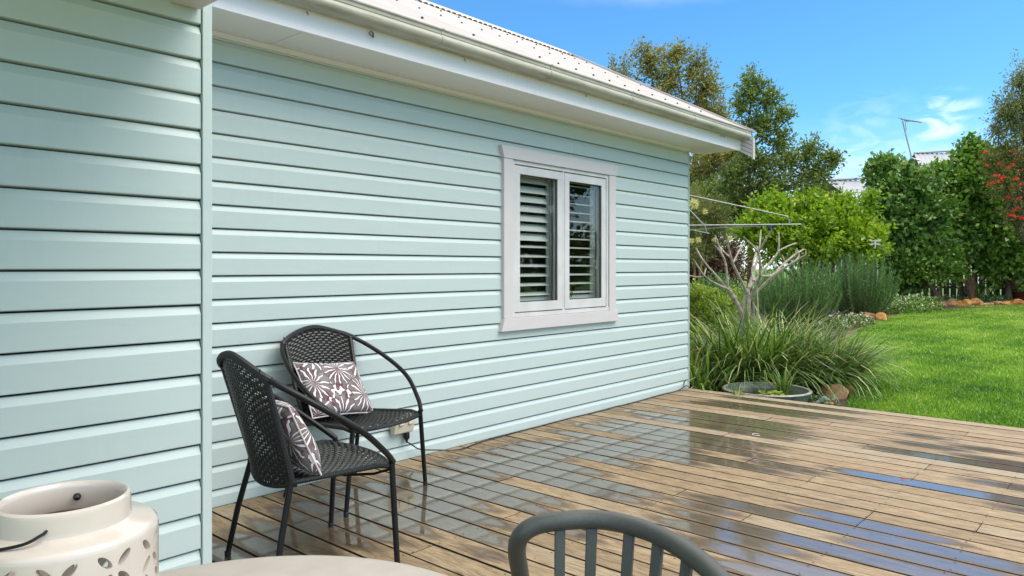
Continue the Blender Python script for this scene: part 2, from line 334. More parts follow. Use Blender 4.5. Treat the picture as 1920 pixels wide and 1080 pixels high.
def tag(o, label=None, cat=None, group=None, kind=None):
    if label: o['label'] = label
    if cat: o['category'] = cat
    if group: o['group'] = group
    if kind: o['kind'] = kind
    return o
def thing(name, label, cat, loc=(0, 0, 0), rz=0, group=None):
    o = bpy.data.objects.new(name, None); COL.objects.link(o); o.location = loc; o.rotation_euler = (0, 0, rz); o.empty_display_size = .2
    return tag(o, label, cat, group)
def link(name, me, mat, parent=None, world=True):
    o = bpy.data.objects.new(name, me); COL.objects.link(o)
    if mat is not None and not me.materials: me.materials.append(MAT[mat])
    if parent:
        o.parent = parent
        if world and parent.parent is None and parent.type == 'EMPTY': o.location = -parent.location
    return o
class MB:
    def __init__(s): s.v = []; s.f = []
    def add(s, vs, fs):
        n = len(s.v); s.v += [tuple(x) for x in vs]; s.f += [tuple(i+n for i in q) for q in fs]; return s
    def box(s, a, b):
        x0, y0, z0 = a; x1, y1, z1 = b
        return s.add([(x0,y0,z0),(x1,y0,z0),(x1,y1,z0),(x0,y1,z0),(x0,y0,z1),(x1,y0,z1),(x1,y1,z1),(x0,y1,z1)],
            [(0,3,2,1),(4,5,6,7),(0,1,5,4),(1,2,6,5),(2,3,7,6),(3,0,4,7)])
    def prism(s, prof, ax, a, b):     # profile of 2-D points extruded along an axis ('x': profile=(y,z), 'y': profile=(x,z))
        n = len(prof); vs = []
        for t in (a, b):
            for p, q in prof: vs.append((t, p, q) if ax == 'x' else (p, t, q) if ax == 'y' else (p, q, t))
        fs = [(i, (i+1) % n, n+(i+1) % n, n+i) for i in range(n)] + [tuple(range(n))[::-1], tuple(range(n, 2*n))]
        return s.add(vs, fs)
    def tube(s, pts, r, k=8, cap=True, flat=None):
        pts = [Vector(p) for p in pts]; n = len(pts); rs = r if hasattr(r, '__len__') else [r]*n
        up = None; rings = []
        for i, p in enumerate(pts):
            t = (pts[min(i+1, n-1)]-pts[max(i-1, 0)]).normalized()
            if up is None:
                up = Vector((0, 0, 1)) if abs(t.z) < .9 else Vector((1, 0, 0))
            a = t.cross(up); a.normalize(); up = a.cross(t).normalized()
            fa = flat or (1, 1)
            rings.append([p+(a*math.cos(2*PI*j/k)*fa[0]+up*math.sin(2*PI*j/k)*fa[1])*rs[i] for j in range(k)])
        vs = [q for R in rings for q in R]; fs = []
        for i in range(n-1):
            for j in range(k): fs.append((i*k+j, i*k+(j+1) % k, (i+1)*k+(j+1) % k, (i+1)*k+j))
        if cap: fs += [tuple(range(k))[::-1], tuple((n-1)*k+j for j in range(k))]
        return s.add(vs, fs)
    def lathe(s, prof, c=(0, 0, 0), k=48, close=False):
        n = len(prof); vs = []
        for j in range(k):
            a = 2*PI*j/k
            for r, z in prof: vs.append((c[0]+r*math.cos(a), c[1]+r*math.sin(a), c[2]+z))
        fs = []
        m = n if close else n-1
        for j in range(k):
            for i in range(m):
                i2 = (i+1) % n; fs.append((j*n+i, ((j+1) % k)*n+i, ((j+1) % k)*n+i2, j*n+i2))
        return s.add(vs, fs)
    def mesh(s, name, smooth=False, bev=0, angle=40):
        me = bpy.data.meshes.new(name); me.from_pydata(s.v, [], s.f)
        if bev or True:
            bm = bmesh.new(); bm.from_mesh(me)
            bmesh.ops.recalc_face_normals(bm, faces=bm.faces)
            if bev:
                es = [e for e in bm.edges if len(e.link_faces) == 2 and e.calc_face_angle(0) > .7]
                bmesh.ops.bevel(bm, geom=es, offset=bev, segments=1, affect='EDGES')
            bm.to_mesh(me); bm.free()
        if smooth:
            me.shade_smooth()
            try: me.set_sharp_from_angle(angle=math.radians(angle))
            except Exception: pass
        return me
    def build(s, name, mat, parent=None, smooth=False, bev=0, world=True, kind=None, label=None):
        o = link(name, s.mesh(name, smooth, bev), mat, parent, world)
        if kind: o['kind'] = kind
        if label: o['label'] = label
        return o
def quadmesh(name, V, nv, attr=None, smooth=False):
    """V: (N*nv,3) array, each face nv verts"""
    me = bpy.data.meshes.new(name); n = len(V)//nv
    me.vertices.add(len(V)); me.vertices.foreach_set('co', V.astype(np.float32).ravel())
    me.loops.add(n*nv); me.loops.foreach_set('vertex_index', np.arange(n*nv, dtype=np.int32))
    me.polygons.add(n); me.polygons.foreach_set('loop_start', (np.arange(n)*nv).astype(np.int32))
    me.update(calc_edges=True)
    if attr is not None:
        a = me.attributes.new('v', 'FLOAT', 'POINT'); a.data.foreach_set('value', np.repeat(attr, nv).astype(np.float32))
    return me
def spline(pts, n=8):
    P = [Vector(p) for p in pts]; P = [P[0]*2-P[1]]+P+[P[-1]*2-P[-2]]; out = []
    for i in range(1, len(P)-2):
        for k in range(n):
            t = k/n; a, b, c, d = P[i-1], P[i], P[i+1], P[i+2]
            out.append(.5*((2*b)+(c-a)*t+(2*a-5*b+4*c-d)*t*t+(3*b-a-3*c+d)*t**3))
    out.append(P[-2].copy()); return out

# ------------------------------------------------------------------ setting: ground
g = MB()
xs = [-60, 6.8, 10, 14, 18, 22, 26, 34, 60, 400]
for i in range(len(xs)-1):
    x0, x1 = xs[i], xs[i+1]
    g.add([(x0, -300, gz(x0)), (x1, -300, gz(x1)), (x1, 300, gz(x1)), (x0, 300, gz(x0))], [(0, 1, 2, 3)])
gl_ = g.build('lawn_ground', 'lawn'); tag(gl_, kind='structure', label='green lawn rising gently behind the timber deck')
# garden beds: sheets of soil a little above the lawn
def bed(name, poly, label):
    b = MB(); n = len(poly)
    b.add([(x, y, gz(x)+.012) for x, y in poly], [tuple(range(n))])
    return tag(b.build(name, 'soil'), kind='structure', label=label)
BED = [(6.83, 2.55), (7.6, 2.45), (8.5, 2.6), (9.6, 2.9), (11, 3.6), (13.5, 4.3), (16, 4.7), (18.3, 5.0), (20.5, 4.9), (22.5, 4.0), (23.2, 3.2), (23.6, 14), (6.83, 14)]
bed('garden_bed', BED, 'bare mulched soil of the planted bed beside the house wall')
bed('garden_bed', [(23.2, 3.2), (24.0, 1.5), (24.4, -12), (27.5, -12), (27.5, 5), (23.6, 5)], 'mulched soil strip in front of the back fence')

# ------------------------------------------------------------------ deck
PX0, PW = 1.908, .148
JO = {1:[2.42], 5:[2.42], 10:[1.54], 11:[1.98], 13:[2.42, 1.10], 15:[2.42], 16:[1.54], 17:[2.86, 1.98], 18:[1.54], 21:[2.42, 1.10], 22:[1.98], 23:[1.54],
      26:[2.41], 27:[1.97], 29:[1.10], 31:[1.54], 8:[2.86], 3:[1.10], 6:[1.54], -2:[1.98], 28:[2.86], 24:[2.42], 20:[.66], 14:[.66], 19:[2.86, 1.1], 7:[.66], 2:[.66], 25:[.66], 12:[1.1]}
# water lying on a board: row -> (y far, y near, strength)
WET = {-4:[(3.3,2.4,.8)], -3:[(3.3,2.5,.75)], -2:[(3.25,2.45,.9)], -1:[(3.3,2.62,1)], 0:[(3.4,2.59,1)], 1:[(3.45,2.56,1)], 2:[(3.42,2.52,1),(2.3,2.05,.7)], 3:[(3.5,2.15,1)], 4:[(3.45,2.34,1)],
 5:[(3.42,2.56,1),(2.12,1.93,1),(1.4,.2,.93)], 6:[(3.46,2.28,1),(1.42,.3,.93)], 7:[(3.4,2.33,1),(1.66,.4,.96)], 8:[(3.42,2.90,1),(1.86,1.17,1)], 9:[(3.46,2.04,1),(1.88,.3,.9)],
 10:[(3.44,2.0,1),(1.94,1.6,.95),(1.1,.3,.9)], 11:[(3.47,2.48,1),(1.95,.3,.93)], 12:[(3.45,2.84,1),(1.42,.68,.9)], 13:[(3.46,2.42,1)], 14:[(3.32,2.5,1)], 15:[(3.2,2.15,1)],
 16:[(3.46,1.7,1)], 17:[(2.86,2.29,1),(1.98,1.54,1),(.68,.3,.8)], 18:[(3.5,1.85,1),(1.54,.3,1.3)], 19:[(3.36,2.0,1)], 20:[(3.39,1.95,1),(.88,.3,.9)], 21:[], 22:[(3.3,1.98,.88)],
 23:[(3.52,1.9,1),(1.54,.35,1.3)], 24:[(3.0,2.0,.95),(1.02,.5,1)], 25:[(3.29,2.05,1),(1.46,1.0,1)], 26:[(1.09,.7,1)], 27:[(1.47,1.17,1)], 28:[(3.3,2.1,1)],
 29:[(3.18,1.85,1)], 31:[(3.15,1.9,1)]}
deck = thing('deck', 'timber deck of long weathered boards with rain puddles', None, (3.5, 1, -.15)); deck['kind'] = 'structure'
if 'category' in deck: del deck['category']
def deck_board(n, ya, yb):
    x0 = PX0+PW*n+.0050; x1 = PX0+PW*(n+1)-.0050
    us = [0, .012, .1, .22, .34, .5, .66, .78, .9, .988, 1]
    zs = [-.004, 0, 0, 0, 0, 0, 0, 0, 0, 0, -.004]
    fine = ya > .2
    ny = max(2, int((yb-ya)/(.018 if n > -6 else .3)) if yb > .25 else 2)
    ys = np.linspace(ya, yb, ny+1)
    vs = []; wet = []
    for y in ys:
        for u, z in zip(us, zs):
            vs.append((x0+(x1-x0)*u, y, z))
            best = 0
            for (a, b, s) in WET.get(n, ()):
                t = min(a-y, y-b)
                sk = .10*math.sin(7*y+n*1.7)
                uu = abs((u-.5)*2+sk)
                W = 1.0*max(t+.0, 0)**.55/(.30**.55) if t > 0 else 0
                W = min(W, 1.16 if s >= 1 else .9)
                d = (W-uu) if t > 0 else -uu*.6+t*4.5
                best = max(best, (.55+d*.55)*min(s, 1.0) if d > 0 else (.55+d*.62)*min(s, 1))
            wet.append(max(0, min(1, best)))
    k = len(us); fs = []
    for j in range(len(ys)-1):
        for i in range(k-1): fs.append((j*k+i, j*k+i+1, (j+1)*k+i+1, (j+1)*k+i))
    N = len(vs)
    vs += [(x0, ya, -.03), (x1, ya, -.03), (x1, yb, -.03), (x0, yb, -.03)]; wet += [0]*4
    L = (len(ys)-1)*k
    fs += [(N, N+3, L, 0)] if False else []
    fs.append(tuple([N]+[j*k for j in range(0, len(ys))][::1]+[N+3])); fs.append(tuple([N+2]+[j*k+k-1 for j in range(len(ys)-1, -1, -1)]+[N+1]))
    fs.append(tuple([N+1]+list(range(k-1, -1, -1))+[N])); fs.append(tuple([N+3]+[L+i for i in range(k)]+[N+2]))
    me = bpy.data.meshes.new('deck_board'); me.from_pydata(vs, [], fs)
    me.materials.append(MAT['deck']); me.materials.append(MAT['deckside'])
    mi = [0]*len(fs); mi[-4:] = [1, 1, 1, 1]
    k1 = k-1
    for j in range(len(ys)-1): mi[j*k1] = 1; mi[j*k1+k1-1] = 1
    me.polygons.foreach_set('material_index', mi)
    a = me.attributes.new('wet', 'FLOAT', 'POINT'); a.data.foreach_set('value', wet)
    o = link('deck_board', me, 'deck', deck)
    o.location.z += random.uniform(-.0012, .0012)
nail = MB()
for n in range(-22, 33):
    wy = 3.632
    if n < -4: wy = 2.52
    x_mid = PX0+PW*(n+.5)
    cuts = sorted([wy]+[j for j in JO.get(n, []) if j < wy]+[-.6 if n % 2 else -1.5])
    if n in JO and len([c for c in cuts if c > 0]) == 2: pass
    cuts = [-3.2]+cuts
    for a, b in zip(cuts[:-1], cuts[1:]):
        deck_board(n, a+.0018, b-.0018)
    if n > -8:
        for k in range(-1, 8):
            for e in (.17, .83):
                if k*.44+.22 < wy:
                    x = PX0+PW*(n+e); y = .22+.44*k+random.uniform(-.009, .009)
                    nail.add([(x+.004*math.cos(q*PI/3), y+.004*math.sin(q*PI/3), .0022) for q in range(6)], [tuple(range(6))])
nl = nail.build('nail_head', 'dark', deck, kind='stuff')
for k in range(-7, 8):
    MB().box((-1.4, .22+.44*k-.022, -.14), (6.78, .22+.44*k+.022, -.034)).build('joist', 'fence', deck)
MB().box((6.755, -3.2, -.20), (6.79, 3.63, -.0335)).build('edge_board', 'deck', deck)

# ------------------------------------------------------------------ house
house = thing('house', 'mint green weatherboard house with white eaves and a steel roof', 'house', (4, 5.5, -.3))
D = 3.656; DL = 2.534; P = .122; XE = 6.795; XL = 1.229
def board_profile(z0, z1, top):
    """outward distance o (towards the viewer), height"""
    pr = [(-.010, z0-.004), (.017, z0), (.018, z0+.003), (.018, z0+.70*P), (.005, z0+P-.0085), (-.010, z0+P-.0085)]
    if z1 < z0+P-.01:
        pr = [(o, min(z, z1)) for o, z in pr]
    return pr
def boards(wall, face, a, b, zlo, zhi, axis='x', sgn=-1, cut=None, z00=None):
    """face: coordinate of the wall plane; boards run from a to b along axis; sgn: outward direction"""
    j = -1
    while True:
        z0 = z00+j*P
        j += 1
        if z0 > zhi-.02: break
        if z0+P < zlo+.01: continue
        zz0 = max(z0, zlo); zz1 = min(z0+P, zhi)
        pr = [(face+sgn*o, max(min(z, zz1), zlo)) for o, z in board_profile(z0, zz1, False)]
        segs = [(a, b)]
        if cut and z0+P > cut[2]+.012 and z0 < cut[3]-.012: segs = [(a, cut[0]), (cut[1], b)]
        elif cut and abs(z0-(cut[3]+.02)) < P: segs = [(a, 4.86), (4.8625, b)]
        for (s, e) in segs:
            jj = random.uniform(-.0006, .0006)
            MB().prism([(p+jj, q) for p, q in pr], axis, s, e).build('weatherboard', 'board', wall)
Z00 = .74*P
W1 = MB().box((XL+.01, D+.012, -.02), (XE-.012, D+.05, 0)).build('wall', 'dark', house, label='long wall with the white casement window')
# sheathing behind the boards, with the window opening left free
sh = MB()
WX0, WX1, WZ0, WZ1 = 4.04, 5.375, EYE-.40, EYE+.815
for a, b in (((XL, D+.012, -.25), (WX0, D+.09, 2.46)), ((WX1, D+.012, -.25), (XE-.012, D+.09, 2.46)), ((WX0, D+.012, -.25), (WX1, D+.09, WZ0)), ((WX0, D+.012, WZ1), (WX1, D+.09, 2.46))): sh.box(a, b)
sh.build('sheathing', 'dark', W1)
boards(W1, D, XL+.01, XE-.006, 0.0, 2.43, 'x', -1, (WX0, WX1, WZ0, WZ1), Z00)
W2 = MB().box((-4, DL+.012, -.25), (XL-.02, DL+.09, 2.6)).build('wall', 'dark', house, label='nearer wall in shade at the left')
boards(W2, DL, -3.4, XL-.034, -.1, 2.5, 'x', -1, None, 9.02*P-9*P+P*.0)
W3 = MB().box((XL-.09, DL+.092, -.25), (XL-.014, D+.01, 2.46)).build('wall', 'dark', house, label='short return wall between the two long walls')
boards(W3, XL-.004, DL+.02, D-.02, 0, 2.43, 'y', 1, None, Z00)
W4 = MB().box((XE-.09, D+.092, -.25), (XE-.014, 7.6, 2.46)).build('wall', 'dark', house, label='end wall facing the garden')
boards(W4, XE-.012, D+.0, 7.6, -.2, 2.43, 'y', 1, None, Z00)
MB().prism([(D-.022, 0), (D+.03, 0), (D+.03, 1), (D-.022, 1)], 'x', 0, .001) if False else None
# corner trims
MB().box((XE-.006, D-.024, -.25), (XE+.008, D+.03, 2.43)).build('corner_trim', 'trim_mint', W1)
cb = MB(); cb.box((XL-.030, DL-.024, -.2), (XL+.001, DL+.0, 2.5)); cb.box((XL-.004, DL+.0, -.2), (XL+.016, DL+.035, 2.44)); cb.build('corner_trim', 'trim_mint', W2, bev=.0015)
# gable end infill + back wall + ceiling
rp = .527
def rz(y): return EYE+1.41+rp*(y-3.2) if y <= 5.57 else EYE+1.41+rp*(5.57-3.2)-rp*(y-5.57)
MB().prism([(D+.02, 2.43), (7.5, 2.43), (5.57, rz(5.57)-.12)], 'x', XE-.06, XE-.012).build('gable_end', 'board', house)
MB().box((-4, 7.52, -.25), (XE-.02, 7.6, 2.46)).build('wall', 'dark', house, label='rear wall')
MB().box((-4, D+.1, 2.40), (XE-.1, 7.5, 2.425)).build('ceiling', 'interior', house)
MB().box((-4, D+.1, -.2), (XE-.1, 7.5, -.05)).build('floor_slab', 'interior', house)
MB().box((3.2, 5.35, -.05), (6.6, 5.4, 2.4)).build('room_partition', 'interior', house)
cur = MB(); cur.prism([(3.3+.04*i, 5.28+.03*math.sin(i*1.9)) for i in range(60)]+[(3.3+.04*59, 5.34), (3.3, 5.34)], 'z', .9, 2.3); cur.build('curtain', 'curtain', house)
# eaves
SZ = EYE+1.207
YF = 3.287
for (a, b) in ((XL+.02, 2.098), (2.103, 4.428), (4.433, 6.80), (6.805, 7.19)):
    MB().box((a, YF+.002, SZ), (b, D+.06, SZ+.012)).build('soffit_panel', 'soffit', house)
MB().prism([(D-.045, SZ-.001), (D-.045, SZ-.006), (D-.004, SZ-.03), (D+.02, SZ-.03), (D+.02, SZ-.001)], 'x', XL+.02, XE+.0).build('quad_mould', 'soffit', house)
MB().box((XL-.2, YF-.022, SZ-.009), (7.2, YF, SZ+.20)).build('fascia_board', 'fascia', house)
# boxed end: grooved barge board that runs down the rake
bp = []
ang = math.atan(.60)
def bargelow(y): return EYE+1.11+(y-3.135)*.60
barge = MB(); barge.prism([(3.128, EYE+1.112), (3.30, bargelow(3.30)), (5.57, rz(5.57)-.16), (5.57, rz(5.57)-.012), (3.128, EYE+1.315)], 'x', 7.2, 7.222)
bg_ = barge.build('barge_board', 'white', house)
for i in range(4):
    z = .045+.042*i
    MB().prism([(3.145, EYE+1.112+z), (3.29, EYE+1.112+z+.15*.5), (3.29, EYE+1.112+z+.15*.5+.004), (3.145, EYE+1.112+z+.004)], 'x', 7.1975, 7.1998).build('groove', 'dark', bg_)
MB().prism([(3.126, EYE+1.10), (3.137, EYE+1.10), (3.137, EYE+1.315), (3.126, EYE+1.315)], 'x', 7.194, 7.23).build('end_trim', 'white', bg_)
barge2 = MB(); barge2.prism([(5.573, rz(5.57)-.16), (8.0, rz(8.0)-.2), (8.0, rz(8.0)-.02), (5.573, rz(5.57)-.012)], 'x', 7.2, 7.222); barge2.build('barge_board', 'white', house)
# gutter: quad profile with a rolled lip, in sections with joiners
gz0, gz1 = EYE+1.308, EYE+1.397
GP = [(YF-.024, gz0+.01), (YF-.03, gz0), (3.19, gz0-.003), (3.168, gz0+.004), (3.157, gz0+.018), (3.155, gz0+.036), (3.163, gz0+.050), (3.170, gz0+.056), (3.166, gz0+.060), (3.166, gz1-.012), (3.158, gz1-.007), (3.158, gz1), (3.170, gz1+.002), (3.174, gz1-.01), (3.174, gz0+.012), (YF-.03, gz0+.012)]
GX = [.85, 1.83, 2.94, 3.96, 4.99, 6.03, 7.10, 7.215]
for i, (a, b) in enumerate(zip(GX[:-1], GX[1:])):
    MB().prism([(y, z+random.uniform(-.0003, .0003)) for y, z in GP], 'x', a+.0015, b-.0015).build('gutter_section', 'gutter', house, smooth=True)
for x in GX[1:-1]:
    GJ = [(3.225+(y-3.225)*1.05, gz0+.045+(z-gz0-.045)*1.05) for y, z in GP[:12]]
    MB().prism(GJ+[(3.19, gz1-.01), (3.19, gz0+.02), (YF-.03, gz0+.02)], 'x', x-.002, x+.016).build('gutter_joiner', 'gutter', house, smooth=True)
MB().prism([(y, z) for y, z in GP[:12]]+[(YF-.024, gz1)], 'x', 7.2155, 7.219).build('gutter_stop_end', 'gutter', house)
# roof: corrugated sheets
def sheet(name, x0, x1, ya, yb, mat, parent, zf, wave=.076, amp=.008, nrm=1):
    n = int((x1-x0)/wave*6); vs = []; fs = []
    for i in range(n+1):
        x = x0+(x1-x0)*i/n; z = amp*math.sin(2*PI*x/wave)
        for y in (ya, yb): vs.append((x, y, zf(y)+z))
    for i in range(n): fs.append((2*i, 2*i+2, 2*i+3, 2*i+1))
    me = bpy.data.meshes.new(name); me.from_pydata(vs, [], fs); me.shade_smooth()
    return link(name, me, mat, parent)
x = -.5
while x < 7.28:
    x2 = min(x+.762, 7.29)
    sheet('roof_sheet', x, x2, 3.185, 5.56, 'roof', house, rz); x = x2
sheet('roof_sheet', -.5, 7.29, 5.58, 8.0, 'roof', house, rz)
MB().prism([(5.40, rz(5.40)+.012), (5.57, rz(5.57)+.035), (5.74, rz(5.74)+.012), (5.57, rz(5.57)+.022)], 'x', -.5, 7.29).build('ridge_cap', 'ridge', house)
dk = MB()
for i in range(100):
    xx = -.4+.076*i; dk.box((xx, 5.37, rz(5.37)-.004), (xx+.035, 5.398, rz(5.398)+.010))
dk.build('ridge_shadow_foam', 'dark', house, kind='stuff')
scr = MB()
for k, y in enumerate((3.45, 4.3, 5.0)):
    for i in range(36):
        xx = -.4+.076*(3*i)+.019+(.038*(k % 2)); 
        if xx > 7.25 or random.random() < .22: continue
        xx += random.uniform(-.006, .006)
        scr.lathe([(0, .012), (.007, .010), (.010, 0)], (xx, y, rz(y)+.006), 6)
scr.build('roof_screw', 'dark', house, kind='stuff')
MB().box((7.205, 3.18, 0), (7.2051, 3.181, 0)) if False else None
bc = MB(); bc.prism([(3.15, rz(3.15)+.002), (5.56, rz(5.56)+.014), (5.56, rz(5.56)+.035), (3.15, rz(3.15)+.022)], 'x', 7.24, 7.30); bc.build('barge_cap', 'roof', house)
# little fixings and old hooks under the gutter
for (px, kind) in ((688, 1), (570, 0), (865, 0), (1093, 0), (1347, 0), (1352, 0)):
    xx = YF*(CA*F+(px-960)*SA)/(SA*F-(px-960)*CA)
    h = MB(); z = gz0-.012
    if kind: h.tube(spline([(xx, YF-.03, z), (xx+.012, YF-.04, z-.012), (xx+.004, YF-.045, z-.03), (xx-.014, YF-.04, z-.022), (xx-.01, YF-.035, z-.008)], 4), .0025, 5); h.tube([(xx+.014, YF-.035, z-.005), (xx+.016, YF-.035, z-.034)], .004, 5)
    else: h.tube([(xx, YF-.025, z+.004), (xx, YF-.034, z-.006), (xx+.003, YF-.034, z-.015)], .0022, 5)
    h.build('eave_hook', 'wire', house)
# left wing: covered roof over the table end of the deck with a white beam
MB().box((-3.6, .75, 2.42), (1.16, 3.9, 2.47)).build('verandah_ceiling', 'soffit', house)
MB().box((-3.7, .7, 2.472), (1.20, 3.9, 2.53)).build('verandah_roof', 'roof', house)
MB().box((1.085, .75, 2.122), (1.188, DL-.024, 2.418)).build('verandah_beam', 'white', house, bev=.003)
MB().box((-3.5, D+.1, 2.48), (1.0, 7.5, 2.55)).build('rear_roof', 'roof', house)

# window
win = MB().box((WX0+.002, D+.055, WZ0), (WX0+.02, D+.085, WZ0+.001)).build('window', 'sash', house)
yf = 3.612
hd = [(3.975-.035, EYE+.897), (5.438+.030, EYE+.897), (5.438+.006, EYE+.805), (3.975-.004, EYE+.805)]
MB().prism(hd, 'y', yf-.006, D+.012).build('head_trim', 'white', win, bev=.002)
sl_ = [(3.975-.004, EYE-.372), (5.438+.006, EYE-.372), (5.438+.032, EYE-.466), (3.975-.037, EYE-.466)]
MB().prism(sl_, 'y', yf-.010, D+.012).build('sill_trim', 'white', win, bev=.002)
MB().box((3.975, yf, EYE-.371), (4.075, D+.012, EYE+.804)).build('side_trim', 'white', win, bev=.002)
MB().box((5.335, yf, EYE-.371), (5.436, D+.012, EYE+.804)).build('side_trim', 'white', win, bev=.002)
fr = MB(); fx0, fx1, fz0, fz1 = 4.077, 5.333, EYE-.370, EYE+.803
yo = yf+.012
fr.box((fx0, yo, fz1-.028), (fx1, D+.08, fz1)); fr.box((fx0, yo-.006, fz0), (fx1, D+.08, fz0+.03)); fr.box((fx0, yo, fz0+.03), (fx0+.028, D+.08, fz1-.028)); fr.box((fx1-.028, yo, fz0+.03), (fx1, D+.08, fz1-.028)); fr.box((4.693, yo+.006, fz0+.03), (4.717, D+.08, fz1-.028))
fr.build('frame', 'sash', win, bev=.001)
def sash(x0, x1):
    z0, z1 = fz0+.038, fz1-.036; ys, ye = yo+.004, yo+.05; b = .062
    m = MB(); m.box((x0, ys, z1-b), (x1, ye, z1)); m.box((x0, ys, z0), (x1, ye, z0+b+.01)); m.box((x0, ys, z0+b+.01), (x0+b, ye, z1-b)); m.box((x1-b, ys, z0+b+.01), (x1, ye, z1-b))
    m.build('sash', 'sash', win, bev=.0015)
    r = MB(); q = .007
    for a, c in (((x0+b, ys+.010, z1-b-q), (x1-b, ys+.02, z1-b)), ((x0+b, ys+.010, z0+b+.01), (x1-b, ys+.02, z0+b+.01+q)), ((x0+b, ys+.010, z0+b+.01+q), (x0+b+q, ys+.02, z1-b-q)), ((x1-b-q, ys+.010, z0+b+.01+q), (x1-b, ys+.02, z1-b-q))): r.box(a, c)
    r.build('seal', 'rubber', win)
    MB().box((x0+b+.001, ys+.021, z0+b+.011), (x1-b-.001, ys+.025, z1-b-.001)).build('pane', 'glass', win)
sash(4.108, 4.690); sash(4.720, 5.302)
# plantation shutters
for si, (x0, x1) in enumerate(((4.115, 4.685), (4.725, 5.295))):
    sy = yo+.125
    m = MB(); m.box((x0, sy-.014, fz0+.04), (x0+.045, sy+.014, fz1-.04)); m.box((x1-.045, sy-.014, fz0+.04), (x1, sy+.014, fz1-.04)); m.box((x0+.045, sy-.014, fz0+.04), (x1-.045, sy+.014, fz0+.14)); m.box((x0+.045, sy-.014, fz1-.09), (x1-.045, sy+.014, fz1-.04))
    m.build('shutter_frame', 'louvre', win, bev=.001)
    nb = 13; zb0 = fz0+.165; zb1 = fz1-.115
    for k in range(nb):
        z = zb0+(zb1-zb0)*k/(nb-1); tilt = (.80 if (si == 0 and k > 5) else .30 if si == 0 else .16)+random.uniform(-.02, .02)
        hw = .042; c, s = math.cos(tilt), math.sin(tilt)
        pr = [(sy+a*c-b*s, z+a*s+b*c) for a, b in ((-hw, 0), (-hw*.6, .0045), (0, .0055), (hw*.6, .0045), (hw, 0), (hw*.6, -.0045), (0, -.0055), (-hw*.6, -.0045))]
        MB().prism(pr, 'x', x0+.047, x1-.047).build('louvre', 'louvre', win, smooth=True)
    if si == 1:
        MB().tube(spline([(x0+.13, yo+.06, fz0+.125), (x0+.13, yo+.045, fz0+.165), (x0+.15, yo+.045, fz0+.165), (x0+.15, yo+.06, fz0+.125)], 4), .004, 6).build('latch', 'wire', win)
MB().tube([(4.625, yo+.075, fz0+.20), (4.625, yo+.075, fz1-.10)], .006, 8).build('shutter_rod', 'steel', win)

# weatherproof power point with plug
pp = thing('power_outlet', 'cream outdoor power point low on the mint wall behind the chair', 'power outlet', (3.02, D-.03, .26))
ox, oz = 3.02, .228
MB().prism([(D-.018, oz-.06), (D-.060, oz-.045), (D-.075, oz+.02), (D-.070, oz+.075), (D-.018, oz+.08)], 'x', ox-.085, ox+.075).build('housing', 'cream', pp, bev=.004)
for dx in (-.055, .020):
    MB().prism([(D-.0775, oz+.005), (D-.0835, oz+.01), (D-.079, oz+.055), (D-.073, oz+.055)], 'x', ox+dx, ox+dx+.034).build('switch_cover', 'cream', pp, bev=.002)
pl = thing('extension_cord', 'thin black cord with its plug in the outdoor power point, lying along the wall', 'power cord', (ox+.03, D-.045, .12))
MB().lathe([(0, .04), (.016, .04), (.020, .03), (.020, .0), (.010, -.012), (.005, -.03), (0, -.03)], (ox+.03, D-.045, oz-.085), 14).build('plug', 'wire', pl, smooth=True)
cd = MB()
pts = [(ox+.03, D-.045, oz-.11), (ox+.06, D-.05, .10), (ox+.13, D-.06, .055), (3.28, D-.08, .03), (3.45, D-.12, .009), (3.7, D-.075, .008), (4.0, D-.062, .008), (4.4, D-.055, .008), (4.8, D-.048, .008), (5.1, D-.062, .008), (5.4, D-.048, .008), (5.6, D-.06, .008), (5.9, D-.050, .008), (6.2, D-.04, .010), (6.5, D-.05, .012), (6.66, D-.04, .03), (6.72, D-.035, .035), (6.77, D-.04, .01)]
cd.tube(spline(pts, 6), .0045, 6)
cd.build('cable', 'wire', pl, smooth=True)

# ------------------------------------------------------------------ wicker chairs
HOOP = [(.265, .255, .425), (.315, .19, .485), (.375, .05, .60), (.35, -.12, .715), (.245, -.275, .82), (0, -.32, .885)]
hoop = spline(HOOP+[(-p[0], p[1], p[2]) for p in HOOP[::-1][1:]], 8)
def backP(u, v):      # u -1..1 across, v 0..1 upwards
    hw = .213+(.243-.213)*v
    z0 = .40-.035*(1-u*u)**.7; 
    ztop = .815+.062*(1-u*u)
    z = z0+(ztop-z0)*v
    yb = -.155-.045*(1-u*u); yt = -.27-.045*(1-u*u)
    e = v*.95+.05*v*v
    return Vector((hw*u, yb+(yt-yb)*e, z))
def seatP(u, v):      # v 0 at the back .. 1 at the front
    w0, w1 = .205, .262
    t = v
    hw = w0+(w1-w0)*min(1, t*1.15)
    y0 = -.15-.03*(1-u*u); y1 = .235+.055*(1-u*u)
    y = y0+(y1-y0)*t
    z = .400+.022*t-.020*math.sin(PI*t)*(1-u*u)
    if t > .9: z -= (t-.9)**2*1.2
    return Vector((hw*u, y, z))
